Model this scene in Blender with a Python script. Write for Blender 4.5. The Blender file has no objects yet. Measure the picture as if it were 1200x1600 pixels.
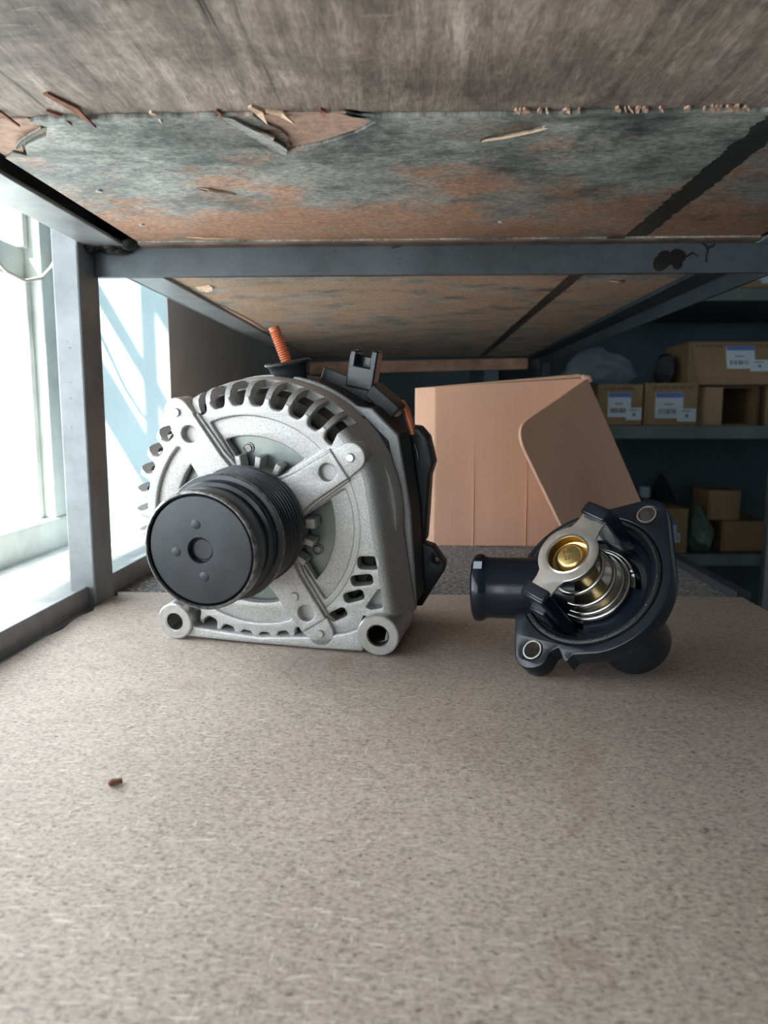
import bpy, bmesh, math, random
from mathutils import Vector, Matrix
random.seed(7)
R = math.radians
SC = bpy.context.scene
COL = SC.collection

# ------------------------------------------------------------------ camera
PITCH, YAW, FPX, CAMH = 7.4804, 2.2218, 1150.0, 0.145
cam_d = bpy.data.cameras.new('camera'); cam = bpy.data.objects.new('camera', cam_d); COL.objects.link(cam)
cam_d.sensor_fit = 'VERTICAL'; cam_d.sensor_height = 36.0; cam_d.sensor_width = 27.0
cam_d.lens = FPX/1600*36.0
cam_d.clip_start = 0.005; cam_d.clip_end = 60
cam.location = (0, 0, CAMH)
cam.rotation_euler = (R(90-PITCH), 0, R(YAW))
cam_d.dof.use_dof = True; cam_d.dof.focus_distance = 0.43; cam_d.dof.aperture_fstop = 15
SC.camera = cam

# ------------------------------------------------------------------ sky, sun, exposure
world = bpy.data.worlds.new('sky'); SC.world = world; world.use_nodes = True
bgn = world.node_tree.nodes['Background']
bgn.inputs['Color'].default_value = (0.88, 0.94, 1.0, 1); bgn.inputs['Strength'].default_value = 7.9
sun_d = bpy.data.lights.new('sun', 'SUN'); sun = bpy.data.objects.new('sun', sun_d); COL.objects.link(sun)
sun_d.energy = 26; sun_d.angle = R(0.6); sun_d.color = (1.0, 0.95, 0.86)
SUNDIR = Vector((0.45, 0.80, -0.80)).normalized()
sun.rotation_euler = SUNDIR.to_track_quat('-Z', 'Y').to_euler()
def portal(name, loc, rot, sx, sy):
    d = bpy.data.lights.new(name, 'AREA'); d.shape = 'RECTANGLE'; d.size = sx; d.size_y = sy
    d.cycles.is_portal = True
    o = bpy.data.objects.new(name, d); COL.objects.link(o); o.location = loc; o.rotation_euler = rot
portal('window_portal', (-0.63, -0.08, 0.35), (0, R(-90), 0), 0.79, 2.26)
portal('fill_opening_portal', (-0.44, -2.21, 0.35), (R(90), 0, 0), 0.38, 1.2)  # portal for the opening added behind the camera as front fill
vs = SC.view_settings
vs.view_transform = 'Standard'; vs.look = 'None'; vs.gamma = 1.0; vs.use_curve_mapping = False
vs.exposure = 0.0

# ------------------------------------------------------------------ materials
def newmat(name):
    m = bpy.data.materials.new(name); m.use_nodes = True
    nt = m.node_tree; b = nt.nodes['Principled BSDF']
    return m, nt, b
def N(nt, typ, **kw):
    n = nt.nodes.new(typ)
    for k, v in kw.items():
        if k in n.inputs: n.inputs[k].default_value = v
        else: setattr(n, k, v)
    return n
def coords(nt, scale=(1, 1, 1), rot=(0, 0, 0)):
    t = N(nt, 'ShaderNodeTexCoord'); mp = N(nt, 'ShaderNodeMapping')
    mp.inputs['Scale'].default_value = scale; mp.inputs['Rotation'].default_value = rot
    nt.links.new(t.outputs['Object'], mp.inputs['Vector']); return mp.outputs['Vector']
def noise(nt, vec, scale, detail=4, rough=0.55, dist=0.0):
    n = N(nt, 'ShaderNodeTexNoise'); n.inputs['Scale'].default_value = scale; n.inputs['Detail'].default_value = detail
    n.inputs['Roughness'].default_value = rough; n.inputs['Distortion'].default_value = dist
    nt.links.new(vec, n.inputs['Vector']); return n.outputs['Fac']
def ramp(nt, fac, stops, interp='LINEAR'):
    r = N(nt, 'ShaderNodeValToRGB'); e = r.color_ramp.elements; r.color_ramp.interpolation = interp
    while len(e) < len(stops): e.new(0.5)
    for el, (p, c) in zip(e, stops):
        el.position = p; el.color = (c, c, c, 1) if isinstance(c, (int, float)) else (*c, 1)
    nt.links.new(fac, r.inputs['Fac']); return r.outputs['Color']
def mix(nt, fac, a, b, blend='MIX'):
    m = N(nt, 'ShaderNodeMix', data_type='RGBA', blend_type=blend)
    for sock, v in ((m.inputs['Factor'], fac), (m.inputs['A'], a), (m.inputs['B'], b)):
        pass
    ia = [i for i in m.inputs if i.type == 'RGBA']; fa = m.inputs[0]
    for sock, v in ((fa, fac), (ia[0], a), (ia[1], b)):
        if isinstance(v, bpy.types.NodeSocket): nt.links.new(v, sock)
        elif isinstance(v, (int, float)): sock.default_value = v
        else: sock.default_value = (*v, 1)
    return [o for o in m.outputs if o.type == 'RGBA'][0]
def bump(nt, b, h, strength=0.3, dist=0.001):
    n = N(nt, 'ShaderNodeBump'); n.inputs['Strength'].default_value = strength; n.inputs['Distance'].default_value = dist
    nt.links.new(h, n.inputs['Height']); nt.links.new(n.outputs['Normal'], b.inputs['Normal'])
def plain(name, col, rough=0.5, metal=0.0, var=0.0, vscale=60, bstr=0.0, bscale=900, spec=None):
    m, nt, b = newmat(name)
    b.inputs['Roughness'].default_value = rough; b.inputs['Metallic'].default_value = metal
    if spec is not None: b.inputs['Specular IOR Level'].default_value = spec
    v = coords(nt)
    if var > 0:
        f = noise(nt, v, vscale, 5)
        lo = tuple(max(0, c*(1-var)) for c in col); hi = tuple(min(1, c*(1+var)) for c in col)
        nt.links.new(ramp(nt, f, [(0.3, lo), (0.7, hi)]), b.inputs['Base Color'])
    else: b.inputs['Base Color'].default_value = (*col, 1)
    if bstr > 0: bump(nt, b, noise(nt, v, bscale, 3), bstr, 0.0006)
    return m

def mat_chipboard():
    m, nt, b = newmat('chipboard'); v = coords(nt); b.inputs['Roughness'].default_value = 0.62
    base = ramp(nt, noise(nt, v, 9, 3), [(0.3, (0.355, 0.29, 0.247)), (0.7, (0.425, 0.355, 0.31))])
    fine = ramp(nt, noise(nt, coords(nt, (1, 1.5, 1), (0, 0, 0.4)), 480, 5, 0.65), [(0.30, 0.42), (0.48, 0.98), (0.72, 1.32)])
    c = mix(nt, 1.0, base, fine, 'MULTIPLY')
    fib = noise(nt, coords(nt, (130, 900, 1), (0, 0, 0.5)), 1.0, 2, 0.5, 0.8)
    c = mix(nt, ramp(nt, fib, [(0.62, 0.0), (0.70, 0.75)]), c, (0.66, 0.58, 0.49))
    fib2 = noise(nt, coords(nt, (850, 140, 1), (0, 0, -0.25)), 1.0, 2, 0.5, 0.8)
    c = mix(nt, ramp(nt, fib2, [(0.64, 0.0), (0.72, 0.65)]), c, (0.62, 0.54, 0.45))
    sp = noise(nt, coords(nt, (1, 1.7, 1)), 330, 2, 0.5)
    c = mix(nt, ramp(nt, sp, [(0.665, 0.0), (0.72, 0.85)]), c, (0.12, 0.065, 0.04))
    st = noise(nt, v, 22, 4, 0.6)
    c = mix(nt, ramp(nt, st, [(0.63, 0.0), (0.78, 0.5)]), c, (0.22, 0.125, 0.065))
    nt.links.new(c, b.inputs['Base Color'])
    bump(nt, b, noise(nt, v, 700, 4), 0.25, 0.0006)
    return m
def mat_ply():
    m, nt, b = newmat('weathered_plywood'); b.inputs['Roughness'].default_value = 0.55
    v = coords(nt)
    g = noise(nt, coords(nt, (95, 12, 1), (0, 0, R(8))), 1.0, 6, 0.72, 0.5)
    c = ramp(nt, g, [(0.28, (0.13, 0.102, 0.088)), (0.5, (0.285, 0.235, 0.207)), (0.74, (0.50, 0.43, 0.385))])
    big = noise(nt, coords(nt, (10, 12, 1)), 1.0, 5, 0.72, 0.4)
    c = mix(nt, 1.0, c, ramp(nt, big, [(0.34, 0.33), (0.5, 0.95), (0.68, 1.45)]), 'MULTIPLY')
    cr = noise(nt, coords(nt, (170, 5, 1), (0, 0, R(11))), 1.0, 3, 0.5, 0.5)
    c = mix(nt, ramp(nt, cr, [(0.68, 0.0), (0.71, 0.9)]), c, (0.030, 0.022, 0.018))
    cr2 = noise(nt, coords(nt, (420, 110, 1), (0, 0, R(-12))), 1.0, 4, 0.7, 1.0)
    c = mix(nt, 1.0, c, ramp(nt, cr2, [(0.3, 0.6), (0.7, 1.35)]), 'MULTIPLY')
    sc = noise(nt, coords(nt, (40, 300, 1), (0, 0, R(-35))), 1.0, 3, 0.5, 1.2)
    c = mix(nt, ramp(nt, sc, [(0.66, 0.0), (0.73, 0.4)]), c, (0.50, 0.42, 0.36))
    nt.links.new(c, b.inputs['Base Color'])
    bump(nt, b, g, 0.5, 0.0012); return m
def mat_veneer(name, stripe_lo, stripe_hi, yk, yo, rust):
    m, nt, b = newmat(name); b.inputs['Roughness'].default_value = 0.5
    v = coords(nt)
    s = noise(nt, coords(nt, (18, 23, 1)), 1.0, 6, 0.78, 0.2)
    c = ramp(nt, s, [(0.33, (0.035, 0.044, 0.048)), (0.43, (0.14, 0.155, 0.152)), (0.54, (0.29, 0.30, 0.285)), (0.70, (0.46, 0.44, 0.40))])
    tc_ = N(nt, 'ShaderNodeTexCoord'); sy_n = N(nt, 'ShaderNodeSeparateXYZ'); nt.links.new(tc_.outputs['Object'], sy_n.inputs[0])
    o = noise(nt, coords(nt, (14, 19, 1)), 1.0, 6, 0.76, 0.2)
    ad = N(nt, 'ShaderNodeMath', operation='MULTIPLY_ADD'); nt.links.new(sy_n.outputs['Y'], ad.inputs[0]); ad.inputs[1].default_value = yk; nt.links.new(o, ad.inputs[2])
    ad2 = N(nt, 'ShaderNodeMath', operation='ADD'); nt.links.new(ad.outputs[0], ad2.inputs[0]); ad2.inputs[1].default_value = yo
    c = mix(nt, ramp(nt, ad2.outputs[0], [(0.48, 0.0), (0.60, 0.8)]), c, rust)
    d = noise(nt, coords(nt, (260, 380, 1), (0, 0, 0.15)), 1.0, 4, 0.75, 0.3)
    c = mix(nt, 1.0, c, ramp(nt, d, [(0.32, 0.45), (0.5, 1.0), (0.68, 1.5)]), 'MULTIPLY')
    sc = noise(nt, coords(nt, (50, 380, 1), (0, 0, R(25))), 1.0, 3, 0.5, 1.6)
    c = mix(nt, ramp(nt, sc, [(0.68, 0.0), (0.74, 0.4)]), c, (0.50, 0.46, 0.40))
    # painted black line running along the board
    t = N(nt, 'ShaderNodeTexCoord'); sx = N(nt, 'ShaderNodeSeparateXYZ'); nt.links.new(t.outputs['Object'], sx.inputs[0])
    wob = N(nt, 'ShaderNodeMath', operation='MULTIPLY_ADD'); nt.links.new(noise(nt, coords(nt, (40, 130, 1)), 1.0, 4), wob.inputs[0])
    wob.inputs[1].default_value = 0.008; nt.links.new(sx.outputs['X'], wob.inputs[2])
    mid = (stripe_lo+stripe_hi)/2+0.004; hw = (stripe_hi-stripe_lo)/2
    cm = N(nt, 'ShaderNodeMath', operation='COMPARE'); nt.links.new(wob.outputs[0], cm.inputs[0])
    cm.inputs[1].default_value = mid; cm.inputs[2].default_value = hw
    brk = ramp(nt, noise(nt, coords(nt, (30, 260, 1)), 1.0, 4), [(0.30, 0.35), (0.38, 0.97)])
    fm = N(nt, 'ShaderNodeMath', operation='MULTIPLY'); nt.links.new(cm.outputs[0], fm.inputs[0]); nt.links.new(brk, fm.inputs[1])
    c = mix(nt, fm.outputs[0], c, (0.018, 0.02, 0.02))
    nt.links.new(c, b.inputs['Base Color'])
    bump(nt, b, d, 0.35, 0.001); return m
def mat_steel_paint(name, col, rough=0.38):
    m, nt, b = newmat(name); b.inputs['Roughness'].default_value = rough; b.inputs['Metallic'].default_value = 0.25
    f = noise(nt, coords(nt), 22, 6, 0.65)
    c = ramp(nt, f, [(0.3, tuple(x*0.65 for x in col)), (0.55, col), (0.8, tuple(min(1, x*1.3) for x in col))])
    k = noise(nt, coords(nt), 140, 4, 0.6)
    c = mix(nt, ramp(nt, k, [(0.67, 0.0), (0.75, 0.7)]), c, tuple(x*0.3 for x in col))
    nt.links.new(c, b.inputs['Base Color']); bump(nt, b, f, 0.15, 0.001); return m
def mat_alu():
    m, nt, b = newmat('cast_aluminium'); b.inputs['Roughness'].default_value = 0.5; b.inputs['Metallic'].default_value = 0.55
    g = noise(nt, coords(nt), 1100, 3, 0.6)
    c = ramp(nt, g, [(0.3, (0.32, 0.315, 0.31)), (0.7, (0.56, 0.55, 0.54))])
    nt.links.new(c, b.inputs['Base Color']); bump(nt, b, g, 0.35, 0.0005); return m
def mat_card(name, col, dark=0.8):
    m, nt, b = newmat(name); b.inputs['Roughness'].default_value = 0.75
    f = noise(nt, coords(nt, (8, 8, 5)), 1.0, 5)
    c = ramp(nt, f, [(0.3, tuple(x*dark for x in col)), (0.7, col)])
    w = noise(nt, coords(nt, (420, 420, 3)), 1.0, 2)
    c = mix(nt, 1.0, c, ramp(nt, w, [(0.3, 0.97), (0.7, 1.02)]), 'MULTIPLY')
    nt.links.new(c, b.inputs['Base Color']); bump(nt, b, w, 0.12, 0.0006); return m
def mat_carpet():
    m, nt, b = newmat('speckled_felt'); b.inputs['Roughness'].default_value = 0.9
    f = noise(nt, coords(nt), 330, 4, 0.7)
    nt.links.new(ramp(nt, f, [(0.36, (0.04, 0.04, 0.045)), (0.52, (0.16, 0.155, 0.155)), (0.68, (0.42, 0.41, 0.41))]), b.inputs['Base Color'])
    bump(nt, b, f, 0.8, 0.002); return m
def mat_glass():
    m, nt, b = newmat('dusty_glass'); nt.nodes.remove(b)
    out = [n for n in nt.nodes if n.type == 'OUTPUT_MATERIAL'][0]
    tr = N(nt, 'ShaderNodeBsdfTransparent'); tr.inputs['Color'].default_value = (0.96, 0.98, 0.98, 1)
    df = N(nt, 'ShaderNodeBsdfTranslucent'); df.inputs['Color'].default_value = (0.9, 0.9, 0.88, 1)
    gl = N(nt, 'ShaderNodeBsdfGlossy'); gl.inputs['Roughness'].default_value = 0.05
    m1 = N(nt, 'ShaderNodeMixShader'); nt.links.new(ramp(nt, noise(nt, coords(nt), 9, 5), [(0.35, 0.08), (0.75, 0.3)]), m1.inputs[0])
    nt.links.new(tr.outputs[0], m1.inputs[1]); nt.links.new(df.outputs[0], m1.inputs[2])
    m2 = N(nt, 'ShaderNodeMixShader'); m2.inputs[0].default_value = 0.04
    nt.links.new(m1.outputs[0], m2.inputs[1]); nt.links.new(gl.outputs[0], m2.inputs[2])
    nt.links.new(m2.outputs[0], out.inputs[0]); return m
def mat_film(name, col, op):
    m, nt, b = newmat(name); out = [n for n in nt.nodes if n.type == 'OUTPUT_MATERIAL'][0]
    b.inputs['Base Color'].default_value = (*col, 1); b.inputs['Roughness'].default_value = 0.12
    tr = N(nt, 'ShaderNodeBsdfTransparent'); mx = N(nt, 'ShaderNodeMixShader'); mx.inputs[0].default_value = op
    nt.links.new(tr.outputs[0], mx.inputs[1]); nt.links.new(b.outputs[0], mx.inputs[2]); nt.links.new(mx.outputs[0], out.inputs[0])
    bump(nt, b, noise(nt, coords(nt, (1, 1, 2)), 30, 4, 0.6, 1.0), 0.3, 0.01); return m

M = dict(
    chip=mat_chipboard(), ply=mat_ply(), veneer=mat_veneer('peeling_grey_veneer', 0.152, 0.168, 1.25, -0.54, (0.46, 0.225, 0.125)),
    veneer2=mat_veneer('rear_stained_veneer', 0.140, 0.153, -0.10, 0.05, (0.44, 0.275, 0.175)),
    rawwood=plain('raw_pink_wood', (0.47, 0.31, 0.24), 0.7, 0, 0.25, 200, 0.4, 500),
    splinter=plain('pale_splinter', (0.62, 0.45, 0.32), 0.7, 0, 0.2, 300),
    redwood=plain('red_brown_splinter', (0.22, 0.09, 0.055), 0.7, 0, 0.3, 300),
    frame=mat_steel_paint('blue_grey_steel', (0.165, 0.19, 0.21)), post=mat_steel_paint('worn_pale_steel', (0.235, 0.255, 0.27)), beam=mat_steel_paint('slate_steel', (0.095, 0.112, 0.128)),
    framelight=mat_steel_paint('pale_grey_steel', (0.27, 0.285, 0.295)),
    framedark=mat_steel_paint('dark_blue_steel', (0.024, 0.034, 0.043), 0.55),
    tar=plain('black_weld_tar', (0.012, 0.011, 0.011), 0.3, 0, 0.3, 200, 0.8, 300),
    alu=mat_alu(), alum=plain('machined_aluminium', (0.55, 0.55, 0.55), 0.32, 0.8, 0.1, 400, 0.1, 1500),
    rear=plain('shaded_aluminium', (0.032, 0.032, 0.032), 0.55, 0.3, 0.2, 500, 0.2, 900),  # dark base stands in for shade on the rear aluminium
    lip=plain('bare_edge_aluminium', (0.36, 0.37, 0.38), 0.5, 0.4, 0.15, 500),
    black=plain('black_plastic', (0.018, 0.019, 0.021), 0.38, 0, 0.2, 200),
    gloss=plain('satin_black_plastic', (0.006, 0.010, 0.017), 0.22, 0, 0.2, 90, 0.05, 600),
    blackmetal=plain('black_coated_metal', (0.020, 0.022, 0.027), 0.28, 0.3, 0.2, 120),
    capm=plain('matt_black_cap', (0.024, 0.028, 0.033), 0.48, 0, 0.25, 60, 0.04, 900),
    rub=plain('worn_metal_edge', (0.16, 0.155, 0.15), 0.35, 0.6, 0.7, 300),
    inside=plain('dark_windings', (0.028, 0.024, 0.02), 0.6, 0.1, 0.4, 150, 0.5, 300),
    fan=plain('grey_green_fan_steel', (0.20, 0.225, 0.21), 0.35, 0.7, 0.15, 80),
    copper=plain('orange_copper', (0.62, 0.20, 0.10), 0.42, 0.35, 0.15, 300),
    steel=plain('bright_steel', (0.62, 0.60, 0.58), 0.24, 0.95, 0.08, 200),
    spring=plain('spring_steel', (0.55, 0.54, 0.53), 0.22, 1.0),
    brass=plain('brass', (0.56, 0.41, 0.17), 0.27, 1.0, 0.12, 200),
    brassd=plain('brass_engraving', (0.10, 0.055, 0.015), 0.5, 0.4),
    rubber=plain('black_rubber', (0.012, 0.013, 0.015), 0.5, 0, 0.3, 300, 0.6, 700),
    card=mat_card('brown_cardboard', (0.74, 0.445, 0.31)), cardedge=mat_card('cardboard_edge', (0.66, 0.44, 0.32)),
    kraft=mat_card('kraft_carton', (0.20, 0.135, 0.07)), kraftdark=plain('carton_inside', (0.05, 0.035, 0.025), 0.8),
    batten=plain('brown_batten', (0.30, 0.18, 0.12), 0.7, 0, 0.3, 40), rusty=plain('rust_brown_steel', (0.15, 0.10, 0.075), 0.5, 0.2, 0.5, 60, 0.3, 300), felt=mat_carpet(), paint=plain('pale_blue_wall_paint', (0.225, 0.31, 0.35), 0.6, 0, 0.05, 20, 0.2, 200),
    brown=plain('shaded_grey_wall', (0.68, 0.64, 0.61), 0.6, 0, 0.15, 6),
    wframe=plain('white_window_frame', (0.62, 0.66, 0.64), 0.5, 0, 0.12, 30, 0.3, 300), glass=mat_glass(),
    sill=plain('white_sill_paint', (0.72, 0.74, 0.74), 0.55, 0, 0.12, 25, 0.2, 200),
    cord=plain('dirty_white_cord', (0.55, 0.53, 0.46), 0.7),
    ink=plain('black_marker', (0.01, 0.01, 0.012), 0.6),
    navy=plain('navy_blue_wall', (0.055, 0.085, 0.10), 0.65, 0, 0.2, 6), shelfm=plain('green_grey_steel', (0.085, 0.115, 0.11), 0.5, 0.1, 0.2, 15),
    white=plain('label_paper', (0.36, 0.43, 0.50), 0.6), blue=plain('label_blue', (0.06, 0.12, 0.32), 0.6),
    green=plain('label_green', (0.03, 0.16, 0.09), 0.6), print=plain('carton_print', (0.10, 0.065, 0.04), 0.7),
    film=mat_film('clear_plastic_film', (0.20, 0.25, 0.28), 0.45), filmg=mat_film('greenish_plastic_film', (0.07, 0.12, 0.10), 0.75),
    sack=plain('black_sack', (0.02, 0.022, 0.025), 0.45, 0, 0.3, 40, 0.5, 60), bluecap=plain('grey_blue_plastic', (0.16, 0.22, 0.26), 0.5),
    room=plain('grey_room_plaster', (0.42, 0.44, 0.45), 0.8, 0, 0.1, 4), floorm=plain('concrete_floor', (0.22, 0.21, 0.20), 0.8, 0, 0.2, 5),
    yard=plain('pale_yard_concrete', (0.45, 0.44, 0.42), 0.9, 0, 0.1, 3),
)

# ------------------------------------------------------------------ mesh helpers
class MB:
    def __init__(s): s.bm = bmesh.new()
    def box(s, x0, x1, y0, y1, z0, z1):
        v = [s.bm.verts.new((x, y, z)) for x in (x0, x1) for y in (y0, y1) for z in (z0, z1)]
        for f in ((0, 1, 3, 2), (4, 6, 7, 5), (0, 4, 5, 1), (2, 3, 7, 6), (0, 2, 6, 4), (1, 5, 7, 3)):
            s.bm.faces.new([v[i] for i in f])
        return s
    def obox(s, o, ax, ay, az, hx, hy, hz):
        o, ax, ay, az = map(Vector, (o, ax, ay, az))
        v = [s.bm.verts.new(o+ax*hx*i+ay*hy*j+az*hz*k) for i in (-1, 1) for j in (-1, 1) for k in (-1, 1)]
        for f in ((0, 1, 3, 2), (4, 6, 7, 5), (0, 4, 5, 1), (2, 3, 7, 6), (0, 2, 6, 4), (1, 5, 7, 3)):
            s.bm.faces.new([v[i] for i in f])
        return s
    def slab(s, pts, t):
        """polygon pts (3-D) thickened by vector t"""
        t = Vector(t); a = [s.bm.verts.new(p) for p in pts]; b = [s.bm.verts.new(Vector(p)+t) for p in pts]; n = len(pts)
        s.bm.faces.new(a); s.bm.faces.new(b[::-1])
        for i in range(n): s.bm.faces.new((a[i], b[i], b[(i+1) % n], a[(i+1) % n]))
        return s
    def lathe(s, prof, o=(0, 0, 0), ax=(0, 0, 1), seg=48, closed=False):
        ax = Vector(ax).normalized(); o = Vector(o)
        q = ax.to_track_quat('Z', 'Y').to_matrix(); e1, e2 = q.col[0], q.col[1]
        rings = []
        for r, h in prof:
            if r < 1e-6: rings.append([s.bm.verts.new(o+ax*h)])
            else: rings.append([s.bm.verts.new(o+ax*h+(e1*math.cos(2*math.pi*k/seg)+e2*math.sin(2*math.pi*k/seg))*r) for k in range(seg)])
        pr = list(zip(rings[:-1], rings[1:]))
        if closed: pr.append((rings[-1], rings[0]))
        for a, b in pr:
            for k in range(seg):
                k2 = (k+1) % seg
                if len(a) == 1 and len(b) == 1: continue
                if len(a) == 1: s.bm.faces.new((a[0], b[k2], b[k]))
                elif len(b) == 1: s.bm.faces.new((a[k], a[k2], b[0]))
                else: s.bm.faces.new((a[k], a[k2], b[k2], b[k]))
        return s
    def tube(s, pts, r, seg=8, cap=True):
        pts = [Vector(p) for p in pts]; n = len(pts); up = Vector((0.13, 0.27, 0.95)); rings = []
        rr = r if isinstance(r, (list, tuple)) else [r]*n
        for i, p in enumerate(pts):
            t = (pts[min(i+1, n-1)]-pts[max(i-1, 0)]).normalized()
            e1 = t.cross(up)
            if e1.length < 1e-4: e1 = t.cross(Vector((1, 0, 0)))
            e1.normalize(); e2 = t.cross(e1)
            rings.append([s.bm.verts.new(p+(e1*math.cos(2*math.pi*k/seg)+e2*math.sin(2*math.pi*k/seg))*rr[i]) for k in range(seg)])
        for a, b in zip(rings[:-1], rings[1:]):
            for k in range(seg): s.bm.faces.new((a[k], a[(k+1) % seg], b[(k+1) % seg], b[k]))
        if cap: s.bm.faces.new(rings[0][::-1]); s.bm.faces.new(rings[-1])
        return s
    def sweep(s, prof, a0, a1, steps=3):
        """closed profile (r,h) swept about the z axis from a0 to a1 (degrees)"""
        secs = []
        for i in range(steps+1):
            a = R(a0+(a1-a0)*i/steps); secs.append([s.bm.verts.new((r*math.cos(a), r*math.sin(a), h)) for r, h in prof])
        n = len(prof)
        for A, B in zip(secs[:-1], secs[1:]):
            for k in range(n): s.bm.faces.new((A[k], A[(k+1) % n], B[(k+1) % n], B[k]))
        s.bm.faces.new(secs[0][::-1]); s.bm.faces.new(secs[-1]); return s
    def plate(s, outline, holes, h0, h1, bevel=0.0, res=2):
        """flat plate with holes in the xy plane between heights h0 and h1"""
        cu = bpy.data.curves.new('tmp', 'CURVE'); cu.dimensions = '2D'; cu.fill_mode = 'BOTH'
        cu.extrude = max((h1-h0)/2-bevel, 1e-5); cu.bevel_depth = bevel; cu.bevel_resolution = res; cu.offset = -bevel
        for poly in [outline]+list(holes):
            sp = cu.splines.new('POLY'); sp.points.add(len(poly)-1); sp.use_cyclic_u = True
            for p, q in zip(sp.points, poly): p.co = (q[0], q[1], 0, 1)
        ob = bpy.data.objects.new('tmp', cu); COL.objects.link(ob)
        me = ob.to_mesh()
        me.transform(Matrix.Translation((0, 0, (h0+h1)/2)))
        s.bm.from_mesh(me); ob.to_mesh_clear()
        bpy.data.objects.remove(ob); bpy.data.curves.remove(cu); return s
    def xf(s, fn):
        for v in s.bm.verts: v.co = fn(v.co)
        return s
    def build(s, name, mat, parent=None, loc=None, smooth=35, origin=None, bevel=0.0):
        bmesh.ops.remove_doubles(s.bm, verts=s.bm.verts, dist=1e-6)
        bmesh.ops.recalc_face_normals(s.bm, faces=s.bm.faces)
        me = bpy.data.meshes.new(name)
        if origin is not None: bmesh.ops.translate(s.bm, verts=s.bm.verts, vec=-Vector(origin))
        s.bm.to_mesh(me); s.bm.free()
        me.materials.append(mat)
        if smooth:
            for p in me.polygons: p.use_smooth = True
            me.set_sharp_from_angle(angle=R(smooth))
        o = bpy.data.objects.new(name, me); COL.objects.link(o)
        if parent is not None: o.parent = parent
        if origin is not None: o.location = origin
        if loc is not None: o.location = loc
        if bevel:
            md = o.modifiers.new('bevel', 'BEVEL'); md.width = bevel; md.segments = 2; md.limit_method = 'ANGLE'
        return o
def tag(o, label=None, cat=None, group=None, kind=None):
    for k, v in (('label', label), ('category', cat), ('group', group), ('kind', kind)):
        if v: o[k] = v
    return o
def empty(name, loc=(0, 0, 0), mat3=None):
    o = bpy.data.objects.new(name, None); COL.objects.link(o); o.location = loc; o.empty_display_size = 0.02
    if mat3 is not None: o.rotation_euler = mat3.to_euler()
    return o
def struct(o): o['kind'] = 'structure'; return o
def circ(cx, cy, r, n=32, a0=0, a1=360):
    full = abs(a1-a0) >= 360
    return [(cx+r*math.cos(R(a0+(a1-a0)*k/(n if full else n-1))), cy+r*math.sin(R(a0+(a1-a0)*k/(n if full else n-1)))) for k in range(n)]
def rounded(pts, rad, thresh=25, n=5):
    out = []; L = len(pts)
    for i in range(L):
        p0, p, p1 = Vector(pts[i-1]), Vector(pts[i]), Vector(pts[(i+1) % L])
        a, b = (p0-p), (p1-p)
        if a.length < 1e-9 or b.length < 1e-9: continue
        ang = a.angle(b)
        if math.pi-ang < R(thresh): out.append(tuple(p)); continue
        d = min(rad/math.tan(ang/2), a.length*0.48, b.length*0.48)
        A, B = p+a.normalized()*d, p+b.normalized()*d
        for k in range(n+1):
            t = k/n; q = A*(1-t)**2+p*2*t*(1-t)+B*t*t; out.append(tuple(q))
    return out
def rrect(cx, cy, w, h, rot=0, rad=0.003):
    c, s_ = math.cos(R(rot)), math.sin(R(rot))
    return rounded([(cx+x*c-y*s_, cy+x*s_+y*c) for x, y in ((-w/2, -h/2), (w/2, -h/2), (w/2, h/2), (-w/2, h/2))], rad)
def hull(pts):
    pts = sorted(set(pts))
    def half(ps):
        o = []
        for p in ps:
            while len(o) > 1 and (o[-1][0]-o[-2][0])*(p[1]-o[-2][1])-(o[-1][1]-o[-2][1])*(p[0]-o[-2][0]) <= 0: o.pop()
            o.append(p)
        return o[:-1]
    return half(pts)+half(pts[::-1])
mm = 0.001

# ------------------------------------------------------------------ room shell
FLOOR = -1.1
def sbox(name, mat, *b, parent=None):
    o = MB().box(*b).build(name, mat, parent, smooth=0, origin=((b[0]+b[1])/2, (b[2]+b[3])/2, b[4]))
    return o
struct(sbox('floor', M['floorm'], -0.62, 2.2, -2.3, 2.5, FLOOR-0.1, FLOOR))
struct(sbox('ceiling', M['room'], -0.62, 2.2, -2.3, 2.5, 1.7, 1.8))
struct(sbox('wall_back', M['navy'], -0.62, 2.2, 2.3, 2.4, FLOOR, 1.7))
struct(sbox('wall_right', M['room'], 2.1, 2.2, -2.3, 2.3, FLOOR, 1.7))
wf = struct(MB().box(-0.26, 2.1, -2.2, -2.1, FLOOR, 1.7).box(-0.62, -0.26, -2.2, -2.1, FLOOR, -0.24).box(-0.62, -0.26, -2.2, -2.1, 0.94, 1.7).build('wall_front', M['room'], smooth=0))  # opening at the left end is added to let in front fill light
WX = -0.50
wl = MB()
wl.box(-0.62, WX, -2.1, 1.05, FLOOR, -0.045); wl.box(-0.62, WX, -2.1, 1.05, 0.745, 1.7)
wl.box(-0.62, WX, -2.1, -1.22, -0.045, 0.745); wl.box(-0.62, WX, -1.22, 0.03, 0.64, 0.745)  # last box is an unseen lintel added to keep sun off the chipboard
struct(wl.build('wall_left', M['paint'], smooth=0))
struct(sbox('wall_pillar', M['paint'], -0.62, -0.3465, 1.05, 2.3, FLOOR, 1.7))
struct(sbox('wall_return', M['brown'], -0.3464, -0.3455, 1.0505, 2.29, FLOOR, 1.69))
struct(sbox('ground_yard', M['yard'], -9, -0.63, -6, 8, FLOOR-0.3, FLOOR-0.2))
# window sill board between the wall and the rack
sl = MB().box(-0.52, -0.292, -1.20, 1.048, -0.075, -0.040).build('trim_1', M['sill'], smooth=0, bevel=0.002); struct(sl)

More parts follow.
